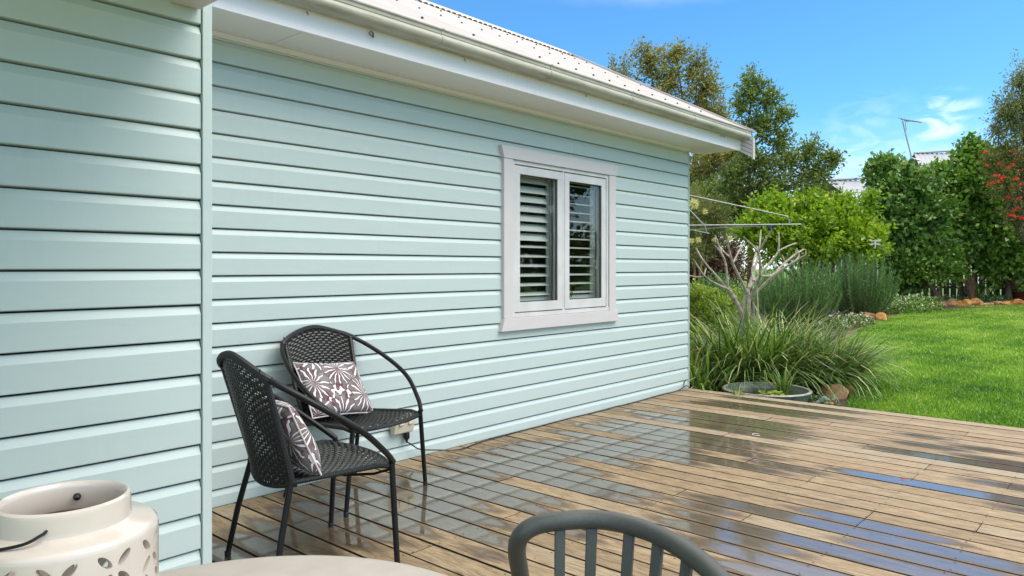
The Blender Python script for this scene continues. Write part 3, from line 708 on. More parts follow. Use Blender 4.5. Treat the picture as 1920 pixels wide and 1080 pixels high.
def weave(Pf, nu, nv, A=.0030, w=.0064, th=.0016):
    m = MB()
    for i in range(nu+1):
        u = -1+2*i/nu
        m.tube([Pf(u, v/6) for v in range(7)], .0022, 4, cap=False)
    for j in range(nv):
        v = (j+.5)/nv; pts = []; nn = []
        for i in range(2*nu+1):
            u = -1+i/nu
            p = Pf(u, v); du = Pf(min(u+.02, 1), v)-Pf(max(u-.02, -1), v); dv = Pf(u, min(v+.02, 1))-Pf(u, max(v-.02, 0))
            n = du.cross(dv).normalized(); tdir = dv.normalized()
            k = 0 if i % 2 else (1 if ((i//2+j) % 2) else -1)
            pts.append((p+n*A*k, n, tdir))
        vs = []; fs = []
        for (p, n, t) in pts: vs += [p-t*w+n*th*.3, p+n*th*1.4, p+t*w+n*th*.3, p-n*th*1.4]
        for i in range(len(pts)-1):
            for q in range(4): fs.append((i*4+q, i*4+(q+1) % 4, (i+1)*4+(q+1) % 4, (i+1)*4+q))
        m.add(vs, fs)
    return m
def wrapped(path, r, step=.0085, amp=.0016, k=8):
    P = [Vector(p) for p in path]; out = [P[0]]; rs = [r]
    L = [0]
    for a, b in zip(P[:-1], P[1:]): L.append(L[-1]+(b-a).length)
    n = int(L[-1]/step)*2; q = 0
    pts = []; rs = []
    for i in range(n+1):
        s = L[-1]*i/n
        while q < len(L)-2 and L[q+1] < s: q += 1
        t = (s-L[q])/max(1e-6, L[q+1]-L[q]); pts.append(P[q].lerp(P[q+1], t)); rs.append(r+(amp if i % 2 else 0))
    return MB().tube(pts, rs, k)
def make_wicker(label):
    t = thing('wicker_chair', label, 'chair', (0, 0, 0), 0, 'black wicker armchairs against the mint wall')
    MB().tube(hoop, .0125, 10).build('hoop_frame', 'blackmetal', t, smooth=True)
    back = weave(backP, 22, 36).build('backrest', 'wicker', t, smooth=False)
    top = [p for p in hoop if p.z > .80 and abs(p.x) < .28]
    wrapped(top, .0150).build('top_wrap', 'wicker', back)
    for s in (-1, 1):
        wrapped([backP(s, v/8) for v in range(9)], .0125).build('side_wrap', 'wicker', back)
    wrapped([backP(-1+i/8, 0) for i in range(17)], .008).build('lower_edge', 'wicker', back)
    MB().tube([(.23, -.29, .835), (.236, -.288, .85)], .003, 5).build('loose_end', 'wicker', back)
    seat = weave(seatP, 22, 30).build('seat', 'wicker', t)
    wrapped([seatP(-1+i/10, 1)+Vector((0, .004, -.004)) for i in range(21)], .0105).build('front_wrap', 'wicker', seat)
    for s in (-1, 1):
        wrapped([seatP(s, v/8) for v in range(9)], .0105).build('side_wrap', 'wicker', seat)
    for s in (-1, 1):
        MB().tube([(s*.262, .25, .43), (s*.285, .25, .22), (s*.308, .25, .012)], [.0125, .0125, .0115], 10).build('leg', 'blackmetal', t, smooth=True)
        MB().tube([(s*.213, -.16, .45), (s*.215, -.165, .39), (s*.24, -.21, .2), (s*.258, -.245, .012)], [.012, .0125, .0125, .0115], 10).build('leg', 'blackmetal', t, smooth=True)
        MB().tube([(s*.262, .24, .395), (s*.20, .20, .37), (s*.12, .1, .365)], .006, 6).build('seat_brace', 'blackmetal', t)
    f = MB()
    for p in ((.308, .25), (-.308, .25), (.258, -.245), (-.258, -.245)): f.lathe([(0, 0), (.013, 0), (.0135, .018), (.012, .02)], (p[0], p[1], .0015), 10)
    f.build('foot_cap', 'rubber', t)
    MB().tube(spline([(-.21, -.14, .388), (-.1, -.16, .372), (.1, -.16, .372), (.21, -.14, .388)], 5), .008, 8).build('cross_bar', 'blackmetal', t)
    return t
def children(o): return [c for c in bpy.data.objects if c.parent == o]
def copy_tree(o, parent=None):
    c = o.copy(); COL.objects.link(c)
    if parent: c.parent = parent
    for ch in children(o): copy_tree(ch, c)
    return c
def place(o, x, y, fx, fy):
    o.location = (x, y, 0); o.rotation_euler = (0, 0, math.atan2(fy, fx)-PI/2)
ch2 = make_wicker('black wicker armchair standing back against the mint wall, facing the deck')
ch1 = copy_tree(ch2); ch1['label'] = 'nearer black wicker armchair turned sideways, showing the back of its woven backrest'
place(ch2, 2.43, 3.32, .163, -.987); place(ch1, 1.735, 2.69, .987, -.16)
def cushion(name, label, cat, w, h, thick, mtx):
    n = 22; bm = bmesh.new(); uvl = bm.loops.layers.uv.new('UVMap')
    for side in (1, -1):
        grid = []
        for j in range(n+1):
            row = []
            for i in range(n+1):
                u = -1+2*i/n; v = -1+2*j/n
                e = max(0, (1-u**4)*(1-v**4))**.5
                pinch = 1-.055*(1-abs(u*v))*1
                x = w/2*u*(1-.05*(1-v*v)*abs(u)); y = h/2*v*(1-.06*(1-u*u)*abs(v))
                z = side*thick/2*e+.006*math.sin(5*u+3*v)*e
                row.append(bm.verts.new((x, y, z)))
            grid.append(row)
        for j in range(n):
            for i in range(n):
                q = [grid[j][i], grid[j][i+1], grid[j+1][i+1], grid[j+1][i]]
                if side < 0: q = q[::-1]
                fc = bm.faces.new(q)
                for lp in fc.loops:
                    c = lp.vert.co; lp[uvl].uv = (c.x/w+.5, c.y/h+.5)
    bmesh.ops.remove_doubles(bm, verts=bm.verts, dist=.0005)
    me = bpy.data.meshes.new('cover'); bm.to_mesh(me); bm.free(); me.shade_smooth()
    root = thing(name, label, cat); root.matrix_world = mtx
    link('cover', me, 'cushion', root, world=False)
    path = []
    for k in range(4):
        for i in range(12):
            s = -1+2*i/12
            u, v = ((s, -1), (1, s), (-s, 1), (-1, -s))[k]
            path.append((w/2*u*(1-.05*(1-v*v)*abs(u)), h/2*v*(1-.06*(1-u*u)*abs(v)), 0))
    path.append(path[0]); MB().tube(path, .0035, 5).build('piping', 'piping', root, world=False)
    return root
def frame_mtx(c, xdir, ydir):
    xd = Vector(xdir).normalized(); yd = Vector(ydir); yd = (yd-yd.dot(xd)*xd).normalized(); zd = xd.cross(yd)
    return Matrix.Translation(c) @ Matrix((xd, yd, zd)).transposed().to_4x4()
def chair_pt(o, p):
    r = Matrix.Rotation(o.rotation_euler.z, 4, 'Z'); return o.location+(r @ Vector(p))
def chair_dir(o, p): return Matrix.Rotation(o.rotation_euler.z, 4, 'Z') @ Vector(p)
cushion('cushion', 'white, grey and mauve leaf print cushion leaning in the chair by the wall', 'cushion', .46, .33, .10,
    frame_mtx(chair_pt(ch2, (.01, -.135, .555)), chair_dir(ch2, (-1, 0, -.10)), chair_dir(ch2, (.05, -.55, .85))))
cushion('cushion', 'leaf print cushion seen edge-on in the nearer sideways wicker chair', 'cushion', .40, .31, .11,
    frame_mtx(chair_pt(ch1, (.03, -.11, .555)), chair_dir(ch1, (-1, 0, 0)), chair_dir(ch1, (0, -.42, .9))))

# ------------------------------------------------------------------ table, lantern, grey chair
def ld(l, d, z): return Vector((CA*d+SA*l, SA*d-CA*l, z))
tcn_ = ld(-.341, .862, 0)
tb = thing('round_table', 'round pale stone topped table in the foreground holding the lantern', 'table', tcn_)
MB().lathe([(0, .712), (.33, .712), (.381, .716), (.388, .722), (.389, .733), (.384, .739), (.376, .7405), (0, .7405)], (tcn_.x, tcn_.y, 0), 96).build('tabletop', 'stonetop', tb, smooth=True)
MB().lathe([(0, .711), (.16, .711), (.16, .70), (.035, .69), (.03, .1), (.05, .05), (.05, .03), (0, .03)], (tcn_.x, tcn_.y, 0), 32).build('pedestal', 'blackmetal', tb, smooth=True)
MB().lathe([(0, .035), (.1, .033), (.23, .012), (.235, .002), (0, .002)], (tcn_.x, tcn_.y, 0), 48).build('base', 'blackmetal', tb, smooth=True)
lc = ld(-.551, .905, 0)
ln = thing('lantern', 'cream ceramic candle lantern with petal cut-outs on the round table', 'lantern', (lc.x, lc.y, .7415))
zb = .7415
prof = [(0.0, .004), (.085, .0), (.098, .004), (.1045, .014), (.105, .03), (.105, .158), (.1035, .1645), (.098, .169), (.078, .1725), (.0745, .175), (.0735, .180), (.0735, .196), (.0725, .201), (.069, .2035), (.0655, .201), (.064, .196), (.064, .176), (.068, .167), (.092, .163), (.096, .157), (.096, .02), (.09, .012), (0, .012)]
body = MB().lathe(prof, (lc.x, lc.y, zb), 96); me = body.mesh('body', True, angle=60)
# petal shaped holes through the wall
ct = MB()
def petal(ang, z, tilt, L=.021, W=.0068):
    n = 9; out = []
    for k in range(n): t = PI*k/(n-1); out.append((L*math.cos(t), W*math.sin(t)))
    for k in range(1, n-1): t = PI+PI*k/(n-1); out.append((L*math.cos(t), W*math.sin(t)))
    c, s = math.cos(tilt), math.sin(tilt); vs = []
    for r in (.082, .12):
        for a, b in out:
            x = a*c-b*s; zz = a*s+b*c; th = ang+x/.105
            vs.append((lc.x+r*math.cos(th), lc.y+r*math.sin(th), zb+z+zz))
    m = len(out); ct.add(vs, [(i, (i+1) % m, m+(i+1) % m, m+i) for i in range(m)]+[tuple(range(m))[::-1], tuple(range(m, 2*m))])
nc = 11
for i in range(nc):
    for j, z in enumerate((.134, .090, .046)):
        a0 = 2*PI*(i+.5*(j % 2))/nc+.35
        for q in range(4):
            th = PI/4+q*PI/2
            petal(a0+math.cos(th)*.0165/.105, z+math.sin(th)*.0165, th, .0108, .0046)
cme = ct.mesh('cutter'); cob = bpy.data.objects.new('cutter', cme); COL.objects.link(cob)
lb = link('body', me, 'ceramic', ln)
md = lb.modifiers.new('holes', 'BOOLEAN'); md.object = cob; md.operation = 'DIFFERENCE'; md.solver = 'EXACT'
dg = bpy.context.evaluated_depsgraph_get(); dg.update()
nme = bpy.data.meshes.new_from_object(lb.evaluated_get(dg)); lb.modifiers.clear(); lb.data = nme; nme.name = 'body'
bpy.data.objects.remove(cob)
nme.shade_smooth(); nme.set_sharp_from_angle(angle=math.radians(38))
hA = math.atan2(*( (ld(0, -1, 0)).y, (ld(0, -1, 0)).x ))   # towards the camera
def lp(r, dirx, diry, z): v = ld(dirx, diry, 0); return Vector((lc.x+v.x*r, lc.y+v.y*r, zb+z))
p0 = lp(.074, .30, -.95, .185); p1 = lp(.074, -.30, .95, .185)
hp = [lp(.060, .30, -.95, .185), p0, lp(.080, .26, -.98, .183), lp(.085, .0, -1.05, .175), lp(.11, -.7, -.85, .165), lp(.145, -1, -.45, .165), lp(.155, -1, .1, .168), lp(.14, -.95, .6, .172), lp(.11, -.7, .9, .178), lp(.08, -.34, .98, .184), p1, lp(.060, -.30, .95, .185)]
MB().tube(spline(hp, 6), .0019, 8).build('handle', 'wire', ln, smooth=True)
for q in (hp[0], hp[-1]):
    b = MB(); b.lathe([(0, -.005), (.0036, -.0036), (.005, 0), (.0036, .0036), (0, .005)], q, 10); b.build('handle_knob', 'wire', ln, smooth=True)

# grey slatted chair
gc0 = ld(.135, 1.07, 0)
gc = thing('slat_back_chair', 'grey resin chair with curved slatted back in the foreground', 'chair', gc0)
ZT = .77
def gpt(a, r, z): # a: angle in (lateral, depth) plane
    return ld(.135+r*math.cos(a), 1.09+r*math.sin(a), z)
def ldp(px, py, z):
    d = (EYE-z)*F/(py-502); return ((px-960)/F*d, d)
rim = []
for px, py, z in ((985, 1130, .60), (975, 1075, .66), (969, 1030, .718), (978, 1003, .752), (1005, 985, .770), (1050, 977, .778), (1110, 974, .780), (1170, 982, .779), (1235, 1004, .776), (1290, 1036, .772), (1335, 1072, .766), (1375, 1120, .755), (1395, 1170, .735), (1400, 1230, .70), (1390, 1300, .64)):
    l, d = ldp(px, py, z); rim.append(ld(l, d, z))
rimS = spline(rim, 6)
MB().tube(rimS, .0165, 16, flat=(1, 1)).build('back_rail', 'resin', gc, smooth=True)
for tx, bx in ((1040, 1058), (1111, 1111), (1178, 1168), (1236, 1220), (1291, 1268), (1345, 1312)):
    best = min(rimS[30:], key=lambda p: abs((960+F*(p.x*SA-p.y*CA)/(p.x*CA+p.y*SA))-tx))
    top = best+Vector((0, 0, -.004))
    # the foot of each slat is set into the seat, closer to the sitter
    c = ld(.05, .95, 0)
    bot = Vector((top.x, top.y, 0)).lerp(Vector((c.x, c.y, 0)), .22); bot.z = .455
    side = (Vector((c.x, c.y, 0))-Vector((top.x, top.y, 0))).normalized(); tang = Vector((-side.y, side.x, 0))
    hw, th = .0095, .0062
    vs = []
    for p, k in ((top, 1), (bot, .9)):
        for a, b in ((-1, -1), (1, -1), (1, 1), (-1, 1)): vs.append(p+tang*hw*a*k+side*th*b)
    MB().add(vs, [(0, 1, 2, 3), (7, 6, 5, 4), (0, 4, 5, 1), (1, 5, 6, 2), (2, 6, 7, 3), (3, 7, 4, 0)]).build('back_slat', 'resin', gc, bev=.002)
c = ld(.06, .93, 0)
MB().lathe([(0, .44), (.19, .44), (.215, .448), (.215, .458), (.19, .463), (0, .455)], (c.x, c.y, 0), 40).build('seat', 'resin', gc, smooth=True)
for q in range(4):
    a = PI/4+q*PI/2+.5; MB().tube([(c.x+.15*math.cos(a), c.y+.15*math.sin(a), .441), (c.x+.215*math.cos(a), c.y+.215*math.sin(a), .003)], [.016, .012], 10).build('leg', 'resin', gc, smooth=True)

# small litter on the deck
def litter(px, py, col, s, label, cat='leaf'):
    t = EYE/(py-502); x = (CA*F+(px-960)*SA)*t; y = (SA*F-(px-960)*CA)*t
    a = random.uniform(0, 6); vs = [(x+s*math.cos(a), y+s*math.sin(a), .006), (x-s*.4*math.sin(a), y+s*.4*math.cos(a), .012), (x-s*math.cos(a), y-s*math.sin(a), .005), (x+s*.4*math.sin(a), y-s*.4*math.cos(a), .004)]
    tag(MB().add(vs, [(0, 1, 2), (0, 2, 3)]).build('fallen_leaf', col), label, cat)
litter(697, 878, 'leaf_o', .020, 'tiny orange leaf on the deck beside the wall behind the chair legs')
litter(1693, 900, 'petal', .016, 'small red petal lying in the long bright puddle', 'petal')
litter(1188, 861, 'bark', .014, 'dark bit of leaf in the puddle that mirrors the wall')
t_ = EYE/(816-502); rx_, ry_ = (CA*F+(1419-960)*SA)*t_, (SA*F-(1419-960)*CA)*t_
tag(MB().tube([(rx_+.032*math.cos(a*.3), ry_+.032*math.sin(a*.3), .004) for a in range(15)], .0028, 6).build('curled_strip', 'cream'), 'small curled cream strip lying in a puddle near the deck end', 'litter')
for i, (px, py) in enumerate(((1832, 577), (1847, 575), (1880, 660), (1748, 610), (1900, 620), (1700, 655), (1812, 700))):
    q_ = 1.1/(py-502); 
    for _ in range(6):
        X_ = (CA*F+(px-960)*SA)*q_; q_ = (EYE-gz(X_))/(py-502)
    X_ = (CA*F+(px-960)*SA)*q_; Y_ = (SA*F-(px-960)*CA)*q_; Z_ = gz(X_)+.05
    b = MB(); 
    for k in range(3):
        a = random.uniform(0, 6); e = .03; b.add([(X_+e*math.cos(a), Y_+e*math.sin(a), Z_), (X_-e*math.sin(a)*.5, Y_+e*math.cos(a)*.5, Z_+.015), (X_-e*math.cos(a), Y_-e*math.sin(a), Z_)], [(0, 1, 2)])
    tag(b.build('fallen_petal', 'petal' if i < 3 else 'leaf_o', kind='stuff'), 'tiny fallen petals scattered on the lawn', 'petals')

# ------------------------------------------------------------------ foliage tools
def unit(n):
    v = RNG.normal(size=(n, 3)); return v/np.linalg.norm(v, axis=1, keepdims=True)
def leaves_mesh(name, P, Dv, size, asp, attr, droop=0.0, fold=.25):
    """P: (n,3) base points, Dv directions"""
    n = len(P); Dv = Dv+np.array([0, 0, -droop]); Dv /= np.linalg.norm(Dv, axis=1, keepdims=True)
    s = (size*RNG.uniform(.65, 1.25, n))[:, None]
    R = unit(n); side = np.cross(Dv, R); side /= np.linalg.norm(side, axis=1, keepdims=True)+1e-6
    nr = np.cross(side, Dv)
    V = np.empty((n, 4, 3)); V[:, 0] = P; V[:, 2] = P+Dv*s-nr*s*fold*.5
    mid = P+Dv*s*.45
    V[:, 1] = mid+side*s*asp+nr*s*fold*.35; V[:, 3] = mid-side*s*asp+nr*s*fold*.35
    return quadmesh(name, V.reshape(-1, 3), 4, attr)
def sample_lobes(lobes, n, edge=2.0):
    """lobes: (centre, rx, ry, rz)"""
    wts = np.array([l[1]*l[3] for l in lobes]); wts /= wts.sum(); idx = RNG.choice(len(lobes), n, p=wts)
    C = np.array([list(l[0]) for l in lobes])[idx]; Rr = np.array([l[1:4] for l in lobes])[idx]
    u = unit(n)*(RNG.uniform(0, 1, n)**(1/edge))[:, None]
    return C+u*Rr, idx, u
def lobe(px, py, d, rpx, rpy=None, depth=None):
    s = d/F; r = rpx*s; return (at(px, py, d), r, depth if depth else r*.9, (rpy or rpx)*s)
def crown(parent, lobes, nclu, nleaf, size, asp, mat, crad, droop=0., edge=2.2, name='crown', twigs=None, up=.35, vr=(.15, .85), mino=None):
    C, idx, u = sample_lobes(lobes, nclu, edge)
    ax = u+np.array([0, 0, up]); ax /= np.linalg.norm(ax, axis=1, keepdims=True)+1e-6
    k = RNG.poisson(nleaf, nclu).clip(3); ci = np.repeat(np.arange(nclu), k); n = len(ci)
    tpos = RNG.uniform(-1, 1, n)[:, None]
    P = C[ci]+ax[ci]*crad*tpos+RNG.normal(size=(n, 3))*crad*.38
    Dv = unit(n)*.8+ax[ci]*.7
    cv = RNG.uniform(vr[0], vr[1], nclu); att = np.clip(cv[ci]*.6+RNG.uniform(vr[0], vr[1], n)*.4+(RNG.uniform(0, 1, n) > .965)*.35, 0, 1)
    if mino is not None:
        P[:, 2] = np.maximum(P[:, 2], mino)
    me = leaves_mesh(name, P, Dv, size, asp, att, droop); o = link(name, me, mat, parent)
    if twigs:
        tm = MB()
        cen = [Vector(l[0]) for l in lobes]
        for i in range(0, nclu, twigs[0]):
            a = cen[idx[i]]; b = Vector(C[i]); mid = a.lerp(b, .5)+Vector(RNG.normal(size=3)*.05*(b-a).length)-Vector((0, 0, .08*(b-a).length))
            tm.tube([a, mid, b, b+Vector(ax[i])*crad], [twigs[1], twigs[1]*.7, twigs[1]*.45, twigs[1]*.25], 4, cap=False)
        to = tm.build('branches', twigs[2], parent); to['kind'] = 'stuff'
    return o
def limbs(parent, base, lobes, r0, mat, fork=.35, name='trunk', wob=.04):
    base = Vector(base); m = MB(); cs = [Vector(l[0]) for l in lobes]; top = sum(cs, Vector())/len(cs)
    f = base.lerp(top, fork); f.x = base.x+(top.x-base.x)*fork; H = (top-base).length
    m.tube(spline([base-Vector((0, 0, .05)), base.lerp(f, .5)+Vector((random.uniform(-1, 1), random.uniform(-1, 1), 0))*wob*H*.4, f], 4), [r0*(1.15-.5*i/8) for i in range(9)], 8)
    for cc in cs:
        q = f.lerp(cc, .5)+Vector((random.uniform(-1, 1), random.uniform(-1, 1), random.uniform(-.2, .6)))*wob*H
        m.tube(spline([f, q, cc], 5), [r0*.55*(1-.9*i/10) for i in range(11)], 6)
    return m.build(name, mat, parent, smooth=True)
def plant_root(name, label, cat, px, d, group=None):
    return thing(name, label, cat, onground(px, d), 0, group)

# ------------------------------------------------------------------ tall trees
t = plant_root('gum_tree', 'tall loose tree with olive and brown leaves rising behind the roof', 'tree', 1300, 24)
L = [lobe(1165, 165, 24, 42, 62), lobe(1215, 115, 24, 36, 34), lobe(1255, 150, 24, 48, 60), lobe(1268, 100, 24, 26, 24), lobe(1320, 165, 24, 42, 55), lobe(1300, 235, 24, 60, 55), lobe(1235, 205, 24, 55, 40), lobe(1340, 230, 24, 38, 55), lobe(1360, 285, 23, 55, 45), lobe(1310, 330, 23, 50, 55), lobe(1305, 120, 24, 24, 26), lobe(1385, 320, 23, 40, 40), lobe(1355, 250, 24, 26, 34)]
crown(t, L+[lobe(1375, 280, 22, 30, 30), lobe(1335, 300, 22, 40, 40)], 1450, 15, .12, .22, 'leaf_gum', .20, .35, 1.6, twigs=(2, .014, 'bark'), vr=(.2, .95))
limbs(t, onground(1300, 24), L, .16, 'bark', .45)
t = plant_root('slender_tree', 'slender dark green tree with a thin straight trunk beside the end of the eave', 'tree', 1405, 20)
L = [lobe(1410, 165, 20, 28, 34), lobe(1390, 195, 20, 22, 22), lobe(1440, 185, 20, 24, 26), lobe(1425, 235, 20, 34, 24), lobe(1462, 215, 20, 20, 16), lobe(1385, 260, 20, 26, 30), lobe(1460, 262, 20, 30, 22), lobe(1420, 300, 20, 50, 30), lobe(1480, 300, 20, 38, 24), lobe(1520, 285, 20, 24, 26), lobe(1560, 300, 20, 26, 18), lobe(1530, 325, 20, 40, 24), lobe(1450, 345, 20, 60, 30), lobe(1375, 335, 20, 34, 36), lobe(1520, 360, 20, 45, 22), lobe(1480, 222, 20, 14, 12)]
crown(t, L, 1250, 13, .105, .24, 'leaf_olive', .15, .0, 1.5, twigs=(2, .010, 'bark'), vr=(.1, .95))
m = MB(); b = onground(1405, 20)
tp = [b-Vector((0, 0, .05)), at(1407, 400, 20), at(1404, 300, 20), at(1405, 235, 20), at(1410, 150, 20)]
m.tube(spline(tp, 5), [.085-.0035*i for i in range(21)], 8)
for l in L[3:]:
    cc = Vector(l[0]); st = at(1404, min(395, (502-(cc.z-EYE)/20*F)+55), 20); m.tube(spline([st, st.lerp(cc, .55)-Vector((0, 0, .08)), cc], 4), [.032-.003*i for i in range(9)], 5)
m.build('trunk', 'bark', t, smooth=True)
t = plant_root('understorey_tree', 'dense olive foliage filling the gap behind the clothesline arm', 'tree', 1330, 21)
L = [lobe(1320, 395, 21, 50, 45), lobe(1385, 400, 21, 55, 40), lobe(1290, 440, 21, 40, 50), lobe(1350, 370, 21.5, 60, 30)]
crown(t, L, 700, 22, .10, .26, 'leaf_dark', .2, .1, 2.4, twigs=(5, .01, 'bark'), vr=(.25, 1)); limbs(t, onground(1330, 21), L, .09, 'bark', .4)

# citrus tree
t = plant_root('citrus_tree', 'rounded bright yellow green citrus tree behind the rosemary bushes', 'tree', 1500, 18.6)
L = [lobe(1440, 420, 18.6, 55, 45), lobe(1500, 415, 18.6, 50, 42), lobe(1560, 415, 18.6, 48, 42), lobe(1600, 430, 18.6, 42, 42), lobe(1540, 455, 18.6, 80, 45), lobe(1460, 450, 18.6, 70, 50), lobe(1585, 395, 18.6, 22, 24), lobe(1430, 390, 18.6, 30, 22), lobe(1620, 460, 18.6, 40, 40), lobe(1400, 430, 18.6, 30, 35), lobe(1640, 440, 18.8, 22, 26), lobe(1530, 380, 18.6, 16, 16), lobe(1480, 375, 18.6, 14, 14)]
L0 = L; L = L+[lobe(random.uniform(1400, 1640), random.uniform(368, 410), 18.6, random.uniform(6, 12), random.uniform(12, 24)) for _ in range(20)]
crown(t, L, 1250, 15, .12, .28, 'leaf_citrus', .17, .2, 1.8, twigs=(8, .008, 'bark'), vr=(.1, .9)); limbs(t, onground(1500, 18.6), L0, .08, 'bark', .3)

# rosemary bushes
def rosemary(label, px, d, rpx, hpx, n):
    base = onground(px, d); t = thing('rosemary_bush', label, 'shrub', base, 0, 'rosemary bushes at the lawn edge'); s = d/F
    R = rpx*s; H = hpx*s; tm = MB(); Ps = []; Ds = []; A = []
    for i in range(n):
        a = random.uniform(0, 2*PI); q = math.sqrt(random.random()); r = q*R*.62
        b = base+Vector((r*math.cos(a)*.7, r*math.sin(a)*.7, 0))
        h = H*random.uniform(.62, 1.06)*(1-.28*q*q); lean = R*.62*q
        tip = base+Vector((math.cos(a)*(r+lean*.7), math.sin(a)*(r+lean*.7), h))
        mid = b.lerp(tip, .5)+Vector((math.cos(a), math.sin(a), 0))*lean*.22
        pts = spline([b, mid, tip], 5); 
        if i % 2 == 0: tm.tube(pts[::2], [.008*(1-.18*k) for k in range(len(pts[::2]))], 4, cap=False)
        v = random.uniform(.15, .9)
        for k in range(2, len(pts)-1):
            seg = pts[k+1]-pts[k]
            for j in range(9):
                p = pts[k]+seg*random.random(); Ps.append(p); dd = seg.normalized()*1.1+Vector(RNG.normal(size=3))*.55; Ds.append(dd); A.append(min(1, max(0, v+random.uniform(-.2, .2))))
    Dn = np.array([list(x) for x in Ds]); me = leaves_mesh('foliage', np.array([list(x) for x in Ps]), Dn, .062, .075, np.array(A), -.25)
    link('foliage', me, 'leaf_rose', t); tm.build('stems', 'bark', t, kind='stuff')
rosemary('wide dark rosemary bush standing behind the bare frangipani', 1490, 15.6, 80, 132, 520)
rosemary('upright rosemary bush at the lawn edge, right of the wider rosemary', 1612, 17.4, 64, 122, 480)

# hedge shrubs along the back fence
RGT0 = Vector((SA, -CA, 0))
def hedge(label, px, d, L, mat, n, nl=15, size=.14):
    ex = []
    for l in L:
        for _ in range(3):
            a = random.uniform(-.3, PI+.3); cc = Vector(l[0])+RGT0*math.cos(a)*l[1]*.95+Vector((0, 0, math.sin(a)*l[3]*.95)); q_ = random.uniform(5, 10)*d/F
            ex.append((cc, q_, q_*2, q_*random.uniform(1.3, 2.6)))
    L0, L = L, L+ex
    t = plant_root('hedge_shrub', label, 'shrub', px, d); crown(t, L, n, nl, size, .36, mat, .2, .1, 1.65, twigs=(7, .012, 'bark'), vr=(.05, 1), mino=gz(23)+.05); limbs(t, onground(px, d), L0, .10, 'bark', .25); return t
hedge('dark glossy hedge shrub with a stepped top, left end of the back hedge', 1690, 21, [lobe(1665, 345, 21, 30, 30), lobe(1700, 340, 21, 34, 26), lobe(1665, 400, 21, 45, 50), lobe(1725, 385, 21, 48, 55), lobe(1685, 460, 21, 48, 48), lobe(1740, 460, 21, 42, 50), lobe(1655, 330, 21, 16, 18), lobe(1700, 520, 21, 28, 30)], 'leaf_hedge', 2100)
hedge('tallest glossy hedge shrub with pointed top in front of the neighbour roof', 1800, 21.5, [lobe(1815, 300, 21.5, 22, 26), lobe(1768, 352, 21.5, 34, 30), lobe(1810, 340, 21.5, 42, 45), lobe(1770, 400, 21.5, 48, 50), lobe(1830, 410, 21.5, 42, 55), lobe(1790, 460, 21.5, 55, 45), lobe(1840, 310, 21.5, 16, 20), lobe(1850, 365, 21.5, 35, 45), lobe(1745, 345, 21.3, 24, 30), lobe(1870, 340, 21.5, 26, 40), lobe(1735, 420, 21.3, 30, 40), lobe(1690, 500, 21.3, 30, 30)], 'leaf_hedge2', 2300)
hedge('deep green hedge shrub under the red bottlebrush at the right edge', 1890, 21, [lobe(1875, 340, 21, 30, 40), lobe(1865, 430, 21, 35, 50), lobe(1880, 400, 21, 40, 55), lobe(1920, 430, 21, 40, 60), lobe(1890, 480, 21, 42, 50), lobe(1950, 380, 21, 40, 80), lobe(1860, 500, 21, 22, 30), lobe(1940, 500, 21, 35, 40)], 'leaf_hedge2', 1700)
hedge('small leafy shrub low against the fence below the tall hedge', 1765, 20.5, [lobe(1735, 505, 20.5, 26, 24), lobe(1770, 500, 20.5, 28, 30), lobe(1710, 500, 20.5, 18, 22)], 'leaf_hedge2', 260, 20, .11)
# leafy trees on the open side of the garden, seen only as reflections in the window and the puddles
for (gx, gy, hh, lab) in ((13, -9, 5.5, 'broad leafy tree across the lawn, nearest the deck'), (19, -8, 6.5, 'tall leafy tree across the lawn, reflected in the window'), (26, -7, 5.5, 'leafy tree at the far corner across the lawn')):
    t = thing('garden_tree', lab, 'tree', (gx, gy, gz(gx)))
    L = [(Vector((gx+random.uniform(-1.6, 1.6), gy+random.uniform(-1, 1), gz(gx)+hh*f)), 1.7, 1.5, hh*.17) for f in (.25, .25, .42, .5, .6, .7, .8, .88)]
    crown(t, L, 700, 16, .2, .32, 'leaf_dark', .3, .1, 2.6); limbs(t, (gx, gy, gz(gx)), L, .14, 'bark', .3)
# bottlebrush tree
t = plant_root('bottlebrush_tree', 'tall bottlebrush tree with red flowers at the right edge', 'tree', 1935, 19)
L = [lobe(1895, 210, 19, 34, 45), lobe(1915, 150, 19, 22, 40), lobe(1870, 240, 19, 22, 22), lobe(1895, 290, 19, 38, 45), lobe(1880, 340, 19, 28, 35), lobe(1940, 220, 19, 40, 80), lobe(1950, 330, 19, 40, 80), lobe(1860, 300, 19, 18, 22), lobe(1910, 400, 19, 30, 40)]
crown(t, L, 850, 22, .085, .16, 'brush', .16, .25, 2.2, twigs=(3, .009, 'bark'), vr=(.2, .95)); limbs(t, onground(1940, 19), L, .09, 'bark', .4)
cs = [(1908, 300), (1895, 312), (1880, 335), (1905, 335), (1898, 352), (1915, 318), (1870, 330), (1862, 343), (1890, 370), (1912, 372), (1902, 285), (1850, 310), (1848, 285), (1920, 345), (1876, 308), (1905, 392), (1918, 410), (1898, 405)]
for i, (px, py) in enumerate(cs):
    c = at(px, py, 18.5+random.uniform(-.2, .3)); n = random.randint(30, 70); P0 = np.array(list(c))+np.outer(RNG.uniform(-.06, .06, n), RNG.normal(size=3))
    link('flower', leaves_mesh('flower', P0, unit(n), .065, .14, RNG.uniform(0, 1, n)), 'red', t)
